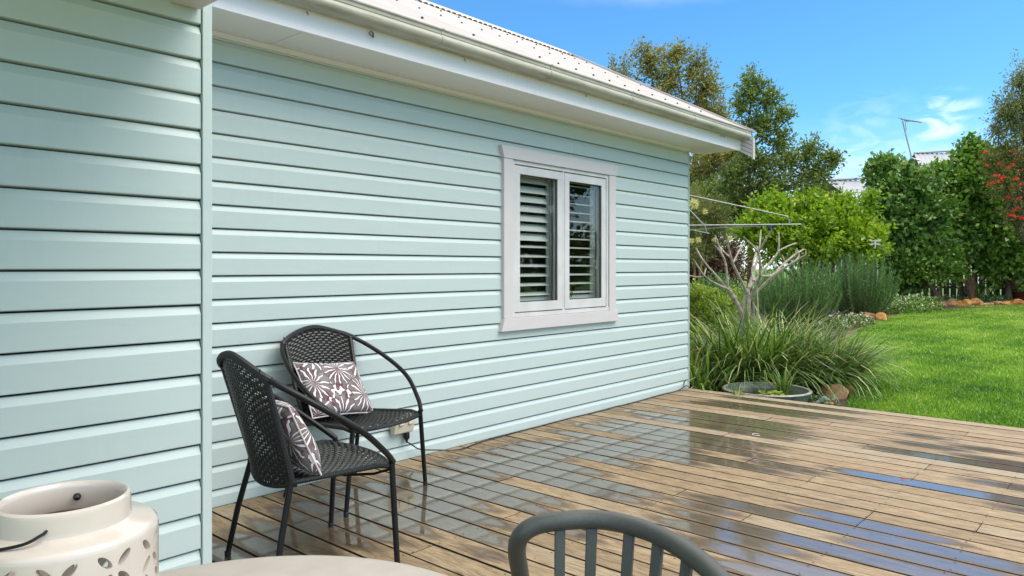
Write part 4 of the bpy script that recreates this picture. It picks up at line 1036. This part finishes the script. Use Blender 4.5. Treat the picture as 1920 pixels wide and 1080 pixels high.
# banksia by the wall corner
t = plant_root('banksia_shrub', 'banksia shrub with pale yellow flower heads behind the wall corner', 'shrub', 1300, 12.5)
L = [lobe(1300, 400, 12.5, 40, 42), lobe(1340, 405, 12.8, 32, 32), lobe(1290, 460, 12.5, 30, 40), lobe(1325, 450, 13, 25, 30)]
crown(t, L, 360, 24, .09, .09, 'banksia', .13, .1, 2.4, twigs=(3, .008, 'barkred'), vr=(.1, .9)); limbs(t, onground(1300, 12.5), L, .05, 'barkred', .35)
for i, (px, py, r) in enumerate(((1301, 382, .10), (1322, 397, .05), (1296, 452, .055), (1309, 450, .055), (1368, 447, .05), (1340, 450, .045))):
    c = np.array(list(at(px, py, 12.1))); n = 150; u_ = unit(n); link('flower_head', leaves_mesh('flower_head', c+u_*r*.3, u_, r*.8, .08, RNG.uniform(0, 1, n)), 'yellowfl', t)
t = plant_root('bronze_shrub', 'dark bronze leaved shrub behind the frangipani near the wall', 'shrub', 1345, 13.5)
L = [lobe(1330, 470, 13.5, 40, 35), lobe(1350, 510, 13.5, 55, 40), lobe(1300, 510, 13.5, 30, 40), lobe(1370, 480, 13.8, 30, 30)]
crown(t, L, 380, 20, .075, .2, 'redshrub', .12, .4, 2.5, twigs=(3, .008, 'barkred')); limbs(t, onground(1345, 13.5), L, .04, 'barkred', .3)
# low yellow-green shrub
t = plant_root('low_shrub', 'low yellow green leafy shrub between the wall corner and the frangipani', 'shrub', 1325, 10.6)
L = [lobe(1310, 575, 10.6, 38, 45), lobe(1345, 600, 10.6, 40, 40), lobe(1300, 630, 10.4, 30, 35), lobe(1370, 570, 11, 28, 26)]
crown(t, L, 420, 18, .045, .36, 'leaf_low', .07, .1, 2.6, twigs=(3, .005, 'barkred')); limbs(t, onground(1325, 10.6), L, .02, 'barkred', .2)
t = plant_root('grey_green_shrub', 'fine grey green shrub rounded behind the low yellow green shrub', 'shrub', 1350, 12)
L = [lobe(1345, 545, 12, 45, 28), lobe(1375, 560, 12, 35, 26), lobe(1320, 560, 12, 30, 28), lobe(1350, 590, 12, 50, 30)]
crown(t, L, 420, 20, .04, .22, 'leaf_rose', .07, 0, 2.6, vr=(.3, 1)); limbs(t, onground(1350, 12), L, .02, 'bark', .2)

# frangipani: bare grey limbs
def zp(x, y, d=9.5): return at(1280+x/2.455, 340+y/2.455, d)
fb = onground(1392, 9.5)
t = thing('frangipani_tree', 'bare grey frangipani with blunt forking limbs above the strappy grass', 'tree', fb)
def limb(m, pts, r0, r1, d0=0):
    n = len(pts); P_ = [zp(p[0], p[1], 9.5+d0*i/(n-1)) for i, p in enumerate(pts)]; Sx = spline(P_, 4); k = len(Sx)
    r0 *= .80; r1 *= .88
    rs = [(r0+(r1-r0)*(i/(k-1)))*random.uniform(.88, 1.14) for i in range(k)]
    rs[-1] *= .55; Sx.append(Sx[-1]+(Sx[-1]-Sx[-2]).normalized()*r1*.6); rs.append(r1*.15)
    m.tube(Sx, rs, 8)
m = MB()
limb(m, [(285, 905), (282, 760), (278, 640), (262, 585), (225, 520), (205, 492)], .050, .032)
limb(m, [(300, 905), (302, 760), (300, 620), (303, 545), (302, 510)], .050, .034)
limb(m, [(272, 600), (280, 555), (302, 505)], .030, .028)
m.build('trunk', 'barkpale', t, smooth=True)
BR = [([(208, 497), (150, 470), (100, 435), (50, 360)], .022, .011, -.35), ([(104, 438), (70, 440), (20, 432)], .012, .009, .1), ([(98, 432), (108, 400)], .012, .010, .1),
 ([(208, 497), (160, 440), (95, 365), (62, 308)], .022, .012, .3), ([(208, 497), (205, 430), (195, 370), (175, 320), (150, 250)], .022, .013, .1), ([(196, 365), (172, 325), (148, 295)], .014, .011, -.2),
 ([(300, 520), (270, 460), (240, 400), (225, 360), (210, 300), (200, 240)], .026, .013, -.4), ([(234, 372), (255, 330), (285, 280)], .015, .011, .2), ([(226, 355), (190, 325), (172, 300)], .014, .011, .3),
 ([(303, 535), (302, 500), (325, 420), (350, 330), (360, 225)], .026, .013, .5), ([(305, 545), (345, 470), (356, 420), (348, 330), (280, 255)], .028, .012, -.5), ([(349, 325), (375, 280), (410, 225)], .016, .011, -.2),
 ([(305, 490), (360, 425), (405, 370), (440, 320), (443, 235)], .024, .012, .2), ([(438, 322), (480, 300), (525, 283)], .014, .010, .3),
 ([(308, 545), (360, 490), (430, 425), (490, 385), (570, 335)], .027, .011, -.3), ([(500, 380), (535, 345), (525, 308)], .013, .010, .1), ([(360, 435), (410, 432), (465, 380), (520, 335), (560, 312)], .022, .011, .4), ([(470, 372), (458, 338)], .012, .010, 0), ([(330, 460), (320, 400), (345, 300)], .016, .010, .7), ([(568, 336), (565, 312)], .010, .009, 0)]
for b_ in BR:
    m = MB(); limb(m, *b_); m.build('limb', 'barkpale', t, smooth=True)

# clothesline
hub = onground(1215, 11); cl = thing('rotary_clothesline', 'galvanised rotary clothesline arms reaching out past the wall corner', 'clothesline', hub)
def cp(x, y, d=11): return at(1280+x/2.455, 340+y/2.455, d)
hz = at(1215, 430, 11).z; ht = at(1215, 350, 11).z
MB().tube([hub, Vector((hub.x, hub.y, ht+.1))], .028, 10).build('pole', 'steel', cl, smooth=True)
MB().tube([Vector((hub.x, hub.y, hz)), cp(20, 203), cp(545, 198)], .011, 8).build('arm', 'steel', cl, smooth=True)
MB().tube(spline([Vector((hub.x, hub.y, ht)), cp(20, 62), cp(440, 152), cp(478, 163), cp(490, 178), cp(490, 200)], 4), .009, 8).build('stay', 'steel', cl, smooth=True)
MB().tube([cp(-80, 40), cp(20, 120), cp(103, 206), cp(110, 236)], .010, 8).build('stay', 'steel', cl, smooth=True)
MB().tube([Vector((hub.x, hub.y, hz)), cp(20, 220, 11.6), cp(120, 240, 12)], .010, 8).build('arm', 'steel', cl, smooth=True)
for k in range(4):
    y = 209+k*3; f_ = 1-.22*k
    MB().tube([cp(20, 222+2*k, 11.5), cp(120+300*f_, 205, 11), ], .0028, 4).build('line', 'glazedpot', cl)
pg = MB(); q = cp(406, 212); pg.box((q.x-.008, q.y-.008, q.z-.04), (q.x+.008, q.y+.008, q.z+.04)); pg.box((q.x+.010, q.y-.008, q.z-.04), (q.x+.02, q.y+.008, q.z+.03)); tag(pg.build('clothes_peg', 'peg'), 'blue clothes peg clipped on the clothesline arm', 'peg')

# ------------------------------------------------------------------ strappy clumps
def straps(name, label, cat, spots, n, L0, L1, mat, wd=.025, group=None, droop=1.25, vr=(.0, 1.0), part='blades'):
    b = onground(*spots[0][:2]); root = thing(name, label, cat, b, 0, group)
    V = []; A = []; seg = 6
    tot = n; S_ = len(spots)
    cen = np.array([list(onground(s[0], s[1])) for s in spots]); rr = np.array([s[2] for s in spots])
    ii = RNG.integers(0, S_, tot); a0 = RNG.uniform(0, 2*PI, tot); q = np.sqrt(RNG.uniform(0, 1, tot))*rr[ii]
    base = cen[ii]+np.stack([q*np.cos(a0), q*np.sin(a0), np.zeros(tot)], 1)
    az = a0+RNG.normal(0, .7, tot); Ln = RNG.uniform(L0, L1, tot); lean = RNG.uniform(.08, .75, tot); dr = RNG.uniform(.25, 1.0, tot)*droop
    w_ = wd*RNG.uniform(.6, 1.3, tot); att = RNG.uniform(vr[0], vr[1], tot)**1.0
    H = np.stack([np.cos(az), np.sin(az), np.zeros(tot)], 1); Sd = np.stack([-np.sin(az+RNG.normal(0, .5, tot)), np.cos(az), np.zeros(tot)], 1)
    ts = np.linspace(0, 1, seg+1); rings = []
    for t_ in ts:
        th = lean+dr*1.5*t_**1.3
        if t_ == 0: pos = base.copy()
        else: pos = pos+(H*np.sin(th)[:, None]+np.array([0, 0, 1])*np.cos(th)[:, None])*(Ln/seg)[:, None]
        ww = w_*(1-.92*t_**2.2)
        rings.append((pos-Sd*ww[:, None]*.5, pos+Sd*ww[:, None]*.5))
    Q = []
    for k in range(seg):
        Q.append(np.stack([rings[k][0], rings[k][1], rings[k+1][1], rings[k+1][0]], 1))
    Vq = np.concatenate(Q, 0).reshape(-1, 3); Vq[:, 2] = np.maximum(Vq[:, 2], -.27)
    link(part, quadmesh(part, Vq, 4, np.tile(att, seg)), mat, root)
    return root
GR = 'clumps of strappy leaves beside the deck'
r = straps('strappy_clump', 'strappy clump of arching leaves close behind the wall corner', 'grass clump', [(1305, 8.1, .22), (1335, 8.4, .25), (1300, 8.9, .2)], 650, .55, 1.05, 'strap', group=GR)
r = straps('strappy_clump', 'tall strappy clump around the foot of the frangipani', 'grass clump', [(1385, 8.8, .3), (1430, 8.6, .3), (1400, 8.65, .22), (1455, 9.3, .3)], 1250, .8, 1.4, 'strap', group=GR)
r2 = straps('strappy_clump', 'widest strappy clump spilling over the lawn beyond the pond bowl', 'grass clump', [(1500, 8.8, .32), (1535, 9.0, .30), (1560, 8.9, .2), (1510, 9.6, .3), (1480, 8.75, .22)], 1500, .65, 1.12, 'strap', group=GR)
for root_, spots_, nn in ((r2, [(1490, 8.6), (1540, 8.7), (1580, 8.8), (1450, 8.7), (1400, 8.7)], 42),):
    Ps = []; st = MB()
    for _ in range(nn):
        s_ = random.choice(spots_); b = onground(s_[0]+random.uniform(-25, 25), s_[1]); tip = b+Vector((random.uniform(-.15, .3), random.uniform(-.3, .1), random.uniform(.3, .62)))
        st.tube([b, b.lerp(tip, .6)+Vector((0, 0, .05)), tip], .0025, 4, cap=False)
        for k in range(22): Ps.append(list(tip.lerp(b, random.random()*.22)+Vector(RNG.normal(size=3)*.008)))
    link('flower_spike', leaves_mesh('flower_spike', np.array(Ps), unit(len(Ps)), .016, .4, RNG.uniform(0, 1, len(Ps))), 'mauve', root_)['kind'] = 'stuff'
    st.build('flower_stalk', 'leaf_rose', root_, kind='stuff')
# round leaved ground cover
def rounds(name, label, spots, n, size, mat, cat='ground cover', h=.16):
    P_ = []; root_loc = onground(*spots[0][:2])
    cen = [onground(s[0], s[1]) for s in spots]
    for i in range(n):
        k = random.randrange(len(spots)); a = random.uniform(0, 2*PI); q = math.sqrt(random.random())*spots[k][2]
        P_.append((cen[k].x+q*math.cos(a), cen[k].y+q*math.sin(a), cen[k].z+random.uniform(.02, h)*(1-.5*q/spots[k][2])))
    V = []; A = []
    for p in P_:
        s = size*random.uniform(.6, 1.2); nrm = Vector((random.gauss(0, .45), random.gauss(0, .45)-.25, 1)).normalized(); a = nrm.orthogonal().normalized(); b = nrm.cross(a)
        for q in range(8): c_ = 2*PI*q/8; V.append(Vector(p)+a*math.cos(c_)*s+b*math.sin(c_)*s+nrm*.12*s*math.cos(2*c_))
        A.append(random.random())
    o = link(name, quadmesh(name, np.array([list(v) for v in V]), 8, np.array(A)), mat); tag(o, label, cat); o['kind'] = 'stuff'; return o
rounds('ground_cover', 'round leaved ground cover at the foot of the wall corner', [(1310, 7.45, .22), (1345, 7.6, .25), (1300, 7.9, .25), (1400, 8.0, .25)], 620, .028, 'leaf_round')
rounds('ground_cover', 'round leaved ground cover between the pond bowl and the rocks', [(1535, 7.75, .2), (1500, 7.9, .2), (1545, 7.5, .12)], 330, .026, 'leaf_round')

# pond bowl
pc = at(1437, 502, 7.42); pc = Vector((pc.x, pc.y, 0)); R0 = .425
zr = -.005
pb = thing('pond_bowl', 'wide blue green glazed bowl of pond water just beyond the deck edge', 'bowl', (pc.x, pc.y, zr-.27))
MB().lathe([(0, -.26), (.24, -.26), (.33, -.17), (.395, -.06), (.412, -.02), (.425, -.008), (.428, .004), (.418, .012), (.402, .008), (.392, -.02), (.375, -.06), (.30, -.16), (0, -.2)], (pc.x, pc.y, zr), 64).build('bowl_wall', 'glazedpot', pb, smooth=True)
MB().lathe([(.398, .0085), (.404, .0125), (.416, .0155), (.428, .009), (.4315, .002), (.427, -.004), (.42, .0)], (pc.x, pc.y, zr), 64, close=True).build('rim', 'rimglaze', pb, smooth=True)
MB().lathe([(0, -.042), (.386, -.042)], (pc.x, pc.y, zr), 48).build('water', 'water', pb)
def bladetuft(name, label, cat, c, n, L0, L1, mat, r=.04, wd=.012):
    root = thing(name, label, cat, c); V = []; A = []
    for i in range(n):
        a = random.uniform(0, 2*PI); b = Vector(c)+Vector((math.cos(a), math.sin(a), 0))*random.uniform(0, r); Ln = random.uniform(L0, L1); th = random.uniform(.05, .7); dr = random.uniform(.3, 1.6); az = a+random.gauss(0, .5); H = Vector((math.cos(az), math.sin(az), 0)); sd_ = Vector((-math.sin(az), math.cos(az), 0)); p = b; v = random.random(); prev = None
        for k in range(6):
            t_ = k/5; w_ = wd*.5*(1-.9*t_*t_); pr = (p-sd_*w_, p+sd_*w_)
            if prev: V += [prev[0], prev[1], pr[1], pr[0]]; A.append(v)
            prev = pr; tt = th+dr*t_; p = p+(H*math.sin(tt)+Vector((0, 0, 1))*math.cos(tt))*Ln/5
    link('leaves', quadmesh('leaves', np.array([list(x) for x in V]), 4, np.array(A)), mat, root); return root
bladetuft('water_plant', 'upright grassy water plant on the right side of the pond bowl', 'water plant', ld((1468-960)/F*7.55, 7.55, -.05), 60, .15, .42, 'strap', .08)
bladetuft('water_plant', 'small grassy tuft at the deck side of the pond bowl', 'water plant', ld((1383-960)/F*7.12, 7.12, -.05), 26, .10, .26, 'strap', .03, .010)
V = []; A = []
for i in range(46):
    a = random.uniform(0, 2*PI); q = math.sqrt(random.random())*.13; p = ld((1447-960)/F*7.35, 7.35, zr-.036)+Vector((q*math.cos(a), q*math.sin(a), random.uniform(0, .03))); s = random.uniform(.014, .026)
    for k in range(8): V.append(p+Vector((math.cos(k*PI/4)*s, math.sin(k*PI/4)*s, random.uniform(-.002, .006))))
    A.append(random.uniform(.4, 1))
o = link('water_lettuce', quadmesh('water_lettuce', np.array([list(v) for v in V]), 8, np.array(A)), 'leaf_low'); tag(o, 'floating cluster of pale green water lettuce in the pond bowl', 'water plant')

# rocks
def rock(label, c, sx, sy, sz, seed, group=None):
    bm = bmesh.new(); bmesh.ops.create_icosphere(bm, subdivisions=3, radius=1)
    rr = random.Random(seed); planes = [(Vector((rr.gauss(0, 1), rr.gauss(0, 1), rr.gauss(0, .8))).normalized(), rr.uniform(.62, .92)) for _ in range(11)]
    for v in bm.verts:
        for n_, d_ in planes:
            e = v.co.dot(n_)-d_
            if e > 0: v.co -= n_*e*.93
        v.co *= 1+rr.uniform(-.025, .025)
        v.co.x *= sx; v.co.y *= sy; v.co.z *= sz
    me = bpy.data.meshes.new('rock'); bm.to_mesh(me); bm.free()
    o = link('rock', me, 'rock'); o.location = Vector(c)+Vector((0, 0, sz*.45)); o.rotation_euler = (0, 0, rr.uniform(0, 6)); return tag(o, label, 'rock', group)
rock('orange sandstone rock beside the pond bowl', onground(1563, 8.2), .17, .13, .12, 3)
rock('paler flat rock in front of the orange one by the pond bowl', onground(1541, 7.75), .16, .11, .07, 8)
rock('small brown rock right of the orange rock by the pond bowl', onground(1590, 8.5), .10, .08, .07, 11)
rock('orange rock at the lawn edge below the right rosemary bush', onground(1628, 16.9), .26, .2, .15, 5)
rock('white topped rock touching the orange one below the right rosemary', onground(1652, 16.7), .18, .15, .14, 6)
rk = [(1712, 12, 6, 'low brown'), (1728, 14, 6, 'long low orange'), (1740, 14, 15, 'tall bright orange'), (1754, 9, 8, 'small brown'), (1768, 14, 9, 'flat cream topped'), (1782, 14, 15, 'tall pointed cream'), (1797, 13, 11, 'grey brown angular'), (1812, 18, 13, 'broad sloping buff'), (1828, 16, 14, 'large rounded buff'), (1838, 11, 9, 'rusty'), (1853, 10, 6, 'small reddish'), (1870, 16, 9, 'wide tan'), (1889, 14, 8, 'orange brown'), (1908, 18, 11, 'long grey cream')]
for i, (px, wpx, hpx, ad) in enumerate(rk):
    d_ = 20.6+.05*i*0; c_ = onground(px, 20.4); s = 20.4/F
    rock(ad+' stone edging the back bed, '+('leftmost of the row' if i == 0 else 'rightmost of the row' if i == 13 else ('in the left part' if i < 5 else 'in the middle part' if i < 9 else 'in the right part')), c_, wpx*s*.62, .16, hpx*s*.75, 20+i, 'edging stones along the back garden bed')

# white flowering ground cover
def flowers(name, label, spots, n, nf, mat='leaf_hedge2', fm='whitefl', lsize=.06, h=.3):
    root = thing(name, label, 'flowering plant', onground(*spots[0][:2])); cen = np.array([list(onground(s[0], s[1])) for s in spots]); rr = np.array([s[2] for s in spots])
    for (k_, nm, mm, sz_, hh, asp) in ((n, 'leaves', mat, lsize, (0, h*.9), .3), (nf, 'blossoms', fm, .035, (h*.3, h*1.05), .5)):
        ii = RNG.integers(0, len(spots), k_); a = RNG.uniform(0, 2*PI, k_); q = np.sqrt(RNG.uniform(0, 1, k_))
        z = RNG.uniform(hh[0], hh[1], k_)*(1-.55*q**2)
        P_ = cen[ii]+np.stack([q*rr[ii]*np.cos(a), q*rr[ii]*np.sin(a), z], 1); dv = unit(k_)+np.array([0, 0, .6])
        if nm == 'blossoms':
            P_ = np.repeat(P_, 4, 0)+RNG.normal(size=(k_*4, 3))*.008; dv = unit(k_*4)
        link(nm, leaves_mesh(nm, P_, dv, sz_, asp, RNG.uniform(0, 1, len(P_))), mm, root)
flowers('white_flower_patch', 'low plant dotted with white flowers at the foot of the rosemary bushes', [(1585, 15.6, .45), (1555, 15.2, .4), (1608, 15.9, .35)], 2600, 130, 'leaf_dark', lsize=.05)
flowers('white_flower_patch', 'leafy mound with white flowers left of the edging stones', [(1700, 18.8, .6), (1725, 19.4, .55), (1675, 18.6, .5)], 3600, 150, h=.5)
flowers('low_daisy_patch', 'low grey green planting behind the middle edging stones', [(1780, 21.3, .6), (1845, 21.3, .7), (1870, 21.2, .5)], 2600, 60, 'leaf_rose', h=.28)
bladetuft('spiky_plant', 'spiky strap leaved plant behind the edging stones by the fence', 'plant', onground(1835, 21.6), 46, .5, 1.0, 'strap', .2, .035)
# bare branching shrub against the fence
t = plant_root('bare_stemmed_shrub', 'pale reddish bare stems fanning up against the dark fence', 'shrub', 1822, 21.2)
m = MB(); b = onground(1822, 21.2)
for i, (px, py) in enumerate(((1795, 480), (1806, 470), (1815, 455), (1826, 460), (1833, 475), (1838, 490), (1801, 500), (1812, 500))):
    tip = at(px, py, 21+random.uniform(-.3, .4)); m.tube(spline([b, b.lerp(tip, .35)+Vector((0, 0, .1)), b.lerp(tip, .7)+Vector((random.uniform(-.1, .1), random.uniform(-.1, .1), 0)), tip], 4), [.04-.0028*k for k in range(13)], 6)
m.build('stems', 'barkred', t, smooth=True)
crown(t, [lobe(1800, 455, 21, 22, 22), lobe(1825, 440, 21, 22, 22)], 60, 16, .14, .1, 'leaf_rose', .15, .1, 2, name='foliage')
# tangle of dry vine above the citrus
t = plant_root('dry_vine', 'tangle of bare reddish twigs above the citrus tree', 'vine', 1608, 24)
m = MB(); b = onground(1605, 24)
for i in range(26):
    tip = at(1608+random.uniform(-26, 30), 372+random.uniform(-18, 30), 24+random.uniform(-.4, .4)); k0 = at(1605+random.uniform(-12, 12), 425, 24)
    m.tube(spline([b, k0, k0.lerp(tip, .6)+Vector((random.uniform(-.2, .2), random.uniform(-.2, .2), .1)), tip], 4), [.03-.0021*k for k in range(13)], 4, cap=False)
m.build('twigs', 'barkred', t)
# potted plant at right edge
pr = onground(1911, 20.9); t = thing('potted_plant', 'dark red pot with pink flowers at the right edge', 'potted plant', pr)
MB().lathe([(0, 0), (.12, 0), (.15, .2), (.20, .33), (.22, .34), (.22, .37), (.19, .37), (.16, .33), (0, .33)], pr, 32).build('pot', 'redpot', t, smooth=True)
n = 400; P_ = np.array(list(pr))+np.array([0, 0, .5])+unit(n)*.18*RNG.uniform(.3, 1.2, (n, 1)); link('leaves', leaves_mesh('leaves', P_, unit(n), .08, .35, RNG.uniform(.2, 1, n)), 'leaf_hedge2', t)
n = 160; P_ = np.array(list(pr))+np.array([-.12, .05, .62])+RNG.normal(size=(n, 3))*.05; link('flower', leaves_mesh('flower', P_, unit(n), .05, .5, RNG.uniform(0, 1, n)), 'pink', t)['kind'] = 'stuff'
# dragonfly garden ornament
dc = at(1641, 455, 16.5); t = thing('dragonfly_ornament', 'white metal dragonfly ornament on a stake above the rosemary', 'garden ornament', onground(1641, 16.5))
MB().tube([Vector((t.location.x, t.location.y, t.location.z)), dc], .006, 6).build('stake', 'wire', t)
MB().tube([dc+Vector((0, 0, .06)), dc, dc-Vector((0, 0, .13))], [.018, .02, .008], 8).build('body', 'white', t, smooth=True)
rt = Vector((SA, -CA, 0))
for s in (-1, 1):
    for dz, l_ in ((.03, .15), (-.02, .12)):
        a = dc+Vector((0, 0, dz)); tip = a+rt*s*l_+Vector((0, 0, dz*1.2)); up_ = Vector((0, 0, .022))
        MB().add([a, a.lerp(tip, .6)+up_, tip, a.lerp(tip, .6)-up_, a+Vector((.004, .004, 0)), a.lerp(tip, .6)+up_+Vector((.004, .004, 0)), tip+Vector((.004, .004, 0)), a.lerp(tip, .6)-up_+Vector((.004, .004, 0))], [(0, 1, 2, 3), (7, 6, 5, 4), (0, 4, 5, 1), (1, 5, 6, 2), (2, 6, 7, 3), (3, 7, 4, 0)]).build('wing', 'white', t)

# ------------------------------------------------------------------ back fence
FX = 26.2
fn = thing('paling_fence', 'dark timber paling fence with bright gaps behind the hedge', 'fence', (FX, 2, gz(FX)))
y = -9.0; i = 0
while y < 9.5:
    MB().box((FX, y, gz(FX)), (FX+.018, y+.155, gz(FX)+1.75+random.uniform(-.02, .02))).build('paling', 'fence', fn); y += .155+.035; i += 1
for z in (.35, 1.4): MB().box((FX+.02, -9, gz(FX)+z), (FX+.06, 9.5, gz(FX)+z+.07)).build('rail', 'fence', fn)

# ------------------------------------------------------------------ neighbour's house
nb = thing('neighbour_house', 'neighbouring house with pale walls and grey corrugated roofs behind the hedge', 'house', (36, 8, .3))
FWD = Vector((CA, SA, 0)); RGT = Vector((SA, -CA, 0))
def nroof(pxa, pxb, pya, pyb, pye, d0, slope_d, shift, name='roof'):
    """front slope: ridge at depth d0+slope_d, eave at d0"""
    A_ = at(pxa, pya, d0+slope_d); B_ = at(pxb, pyb, d0+slope_d)
    dirv = (B_-A_); dirv.z = 0; Ln = dirv.length; u_ = dirv.normalized(); back = Vector((-u_.y, u_.x, 0)); 
    if back.dot(FWD) < 0: back = -back
    drop = A_.z-at(pxa, pye, d0).z
    vs = []; fs = []; n = int(Ln/.25*4)
    for i in range(n+1):
        s = Ln*i/n; z = .02*math.sin(2*PI*s/.25)
        top = A_+u_*s; bot = top-back*slope_d-Vector((0, 0, drop))+u_*shift
        vs += [top+Vector((0, 0, z)), bot+Vector((0, 0, z))]
    for i in range(n): fs.append((2*i, 2*i+2, 2*i+3, 2*i+1))
    nf = len(vs); vs += [A_+back*slope_d-Vector((0, 0, drop)), B_+back*slope_d-Vector((0, 0, drop))]; fs.append((0, nf, nf+1, 2*n))
    me = bpy.data.meshes.new(name); me.from_pydata(vs, [], fs); o = link(name, me, 'roofgrey', nb)
    MB().tube([A_+Vector((0, 0, .03)), B_+Vector((0, 0, .03))], .07, 6).build('ridge_cap', 'roofgrey', o)
    dk = MB()
    for i in range(int(Ln/.25)):
        p = A_+u_*(i*.25+.05)-back*.16-Vector((0, 0, drop*.16/slope_d-.035)); q = p+u_*.12; dk.add([p, q, q+Vector((0, 0, .05)), p+Vector((0, 0, .05))], [(0, 1, 2, 3)])
    dk.build('ridge_notches', 'dark', o, kind='stuff')
    e0 = A_-back*(slope_d-.5)-Vector((0, 0, drop+.02))+u_*shift; e1 = e0+u_*(Ln)
    w_ = MB(); f0 = Vector((e0.x, e0.y, .1)); f1 = Vector((e1.x, e1.y, .1)); bk = back*(2*slope_d-1)
    w_.add([f0, f1, e1, e0, f0+bk, f1+bk, e1+bk, e0+bk], [(0, 1, 2, 3), (4, 7, 6, 5), (0, 3, 7, 4), (1, 5, 6, 2)]); w_.build('wall', 'nbwall', nb)
nroof(1548, 1760, 339, 328, 388, 32, 3.2, .3)
nroof(1714, 1990, 288, 270, 345, 35, 4.0, -1.6)
an = MB(); a0 = at(1709, 296, 36); 
an.tube(spline([a0+Vector((.35, -.3, -.12)), a0, at(1708, 291, 36), at(1692, 227, 36)], 4), .035, 6)
ant = an.build('antenna_mast', 'steel', nb)
bm_ = MB(); A0, A1 = at(1690, 224, 36), at(1727, 229, 36); bm_.tube([A0, A1], .025, 5); dr_ = (A1-A0).normalized(); bm_.tube([at(1697, 227, 36), at(1699, 245, 36)], .012, 4)
for k in range(10):
    p = A0.lerp(A1, .06+.1*k); h_ = .34*(1-.05*k) if k > 1 else .5-.08*k
    bm_.tube([p-FWD*h_*.8-Vector((0, 0, h_*.36)), p+FWD*h_*.8+Vector((0, 0, h_*.36))], .013, 4)
bm_.build('antenna_boom', 'wire', ant)

# ------------------------------------------------------------------ lawn grass
def grass():
    def inside(x, y, poly):
        c = np.zeros(len(x), bool); j = len(poly)-1
        for i in range(len(poly)):
            xi, yi = poly[i]; xj, yj = poly[j]
            if yi != yj: c ^= ((yi > y) != (yj > y)) & (x < (xj-xi)*(y-yi)/(yj-yi)+xi)
            j = i
        return c
    n = 380000
    X = 6.80+ (RNG.uniform(0, 1, n)**2.1)*18.2; lim = 1.0
    Yr = RNG.uniform(-1.2, 6.0, n)*(.45+.55*(X/15))
    ok = ~inside(X, Yr, BED) & (X < 24.6); X = X[ok]; Yr = Yr[ok]; n = len(X)
    Z = -.28+.0264*(X-6.8)
    B = np.stack([X, Yr, Z-.004], 1); sc = (.8+X*.022)
    h = RNG.uniform(.018, .048, n)*sc; w_ = RNG.uniform(.003, .0075, n)*sc*1.6
    a = RNG.uniform(0, 2*PI, n); l = RNG.normal(0, .55, (n, 2))*h[:, None]
    sd_ = np.stack([np.cos(a)*w_, np.sin(a)*w_, np.zeros(n)], 1)
    T = B+np.stack([l[:, 0], l[:, 1], h], 1); V = np.stack([B-sd_, B+sd_, T], 1).reshape(-1, 3)
    from_noise = .5+.22*np.sin(X*1.9+np.sin(Yr*1.3)*1.7)*np.cos(Yr*2.1+X*.6)
    att = np.clip(from_noise*.7+.08+.10*np.sin(X*5.1+Yr*4.3)*np.sin(Yr*6.7-X*3.1)+(X-9)*.016+RNG.uniform(0, .6, n)*.8-.28+(RNG.uniform(0, 1, n) > .975)*.5, 0, 1)
    o = link('lawn_grass', quadmesh('lawn_grass', V, 3, att), 'grass'); tag(o, 'short bright green lawn grass beyond the deck', 'grass', kind='stuff')
grass()
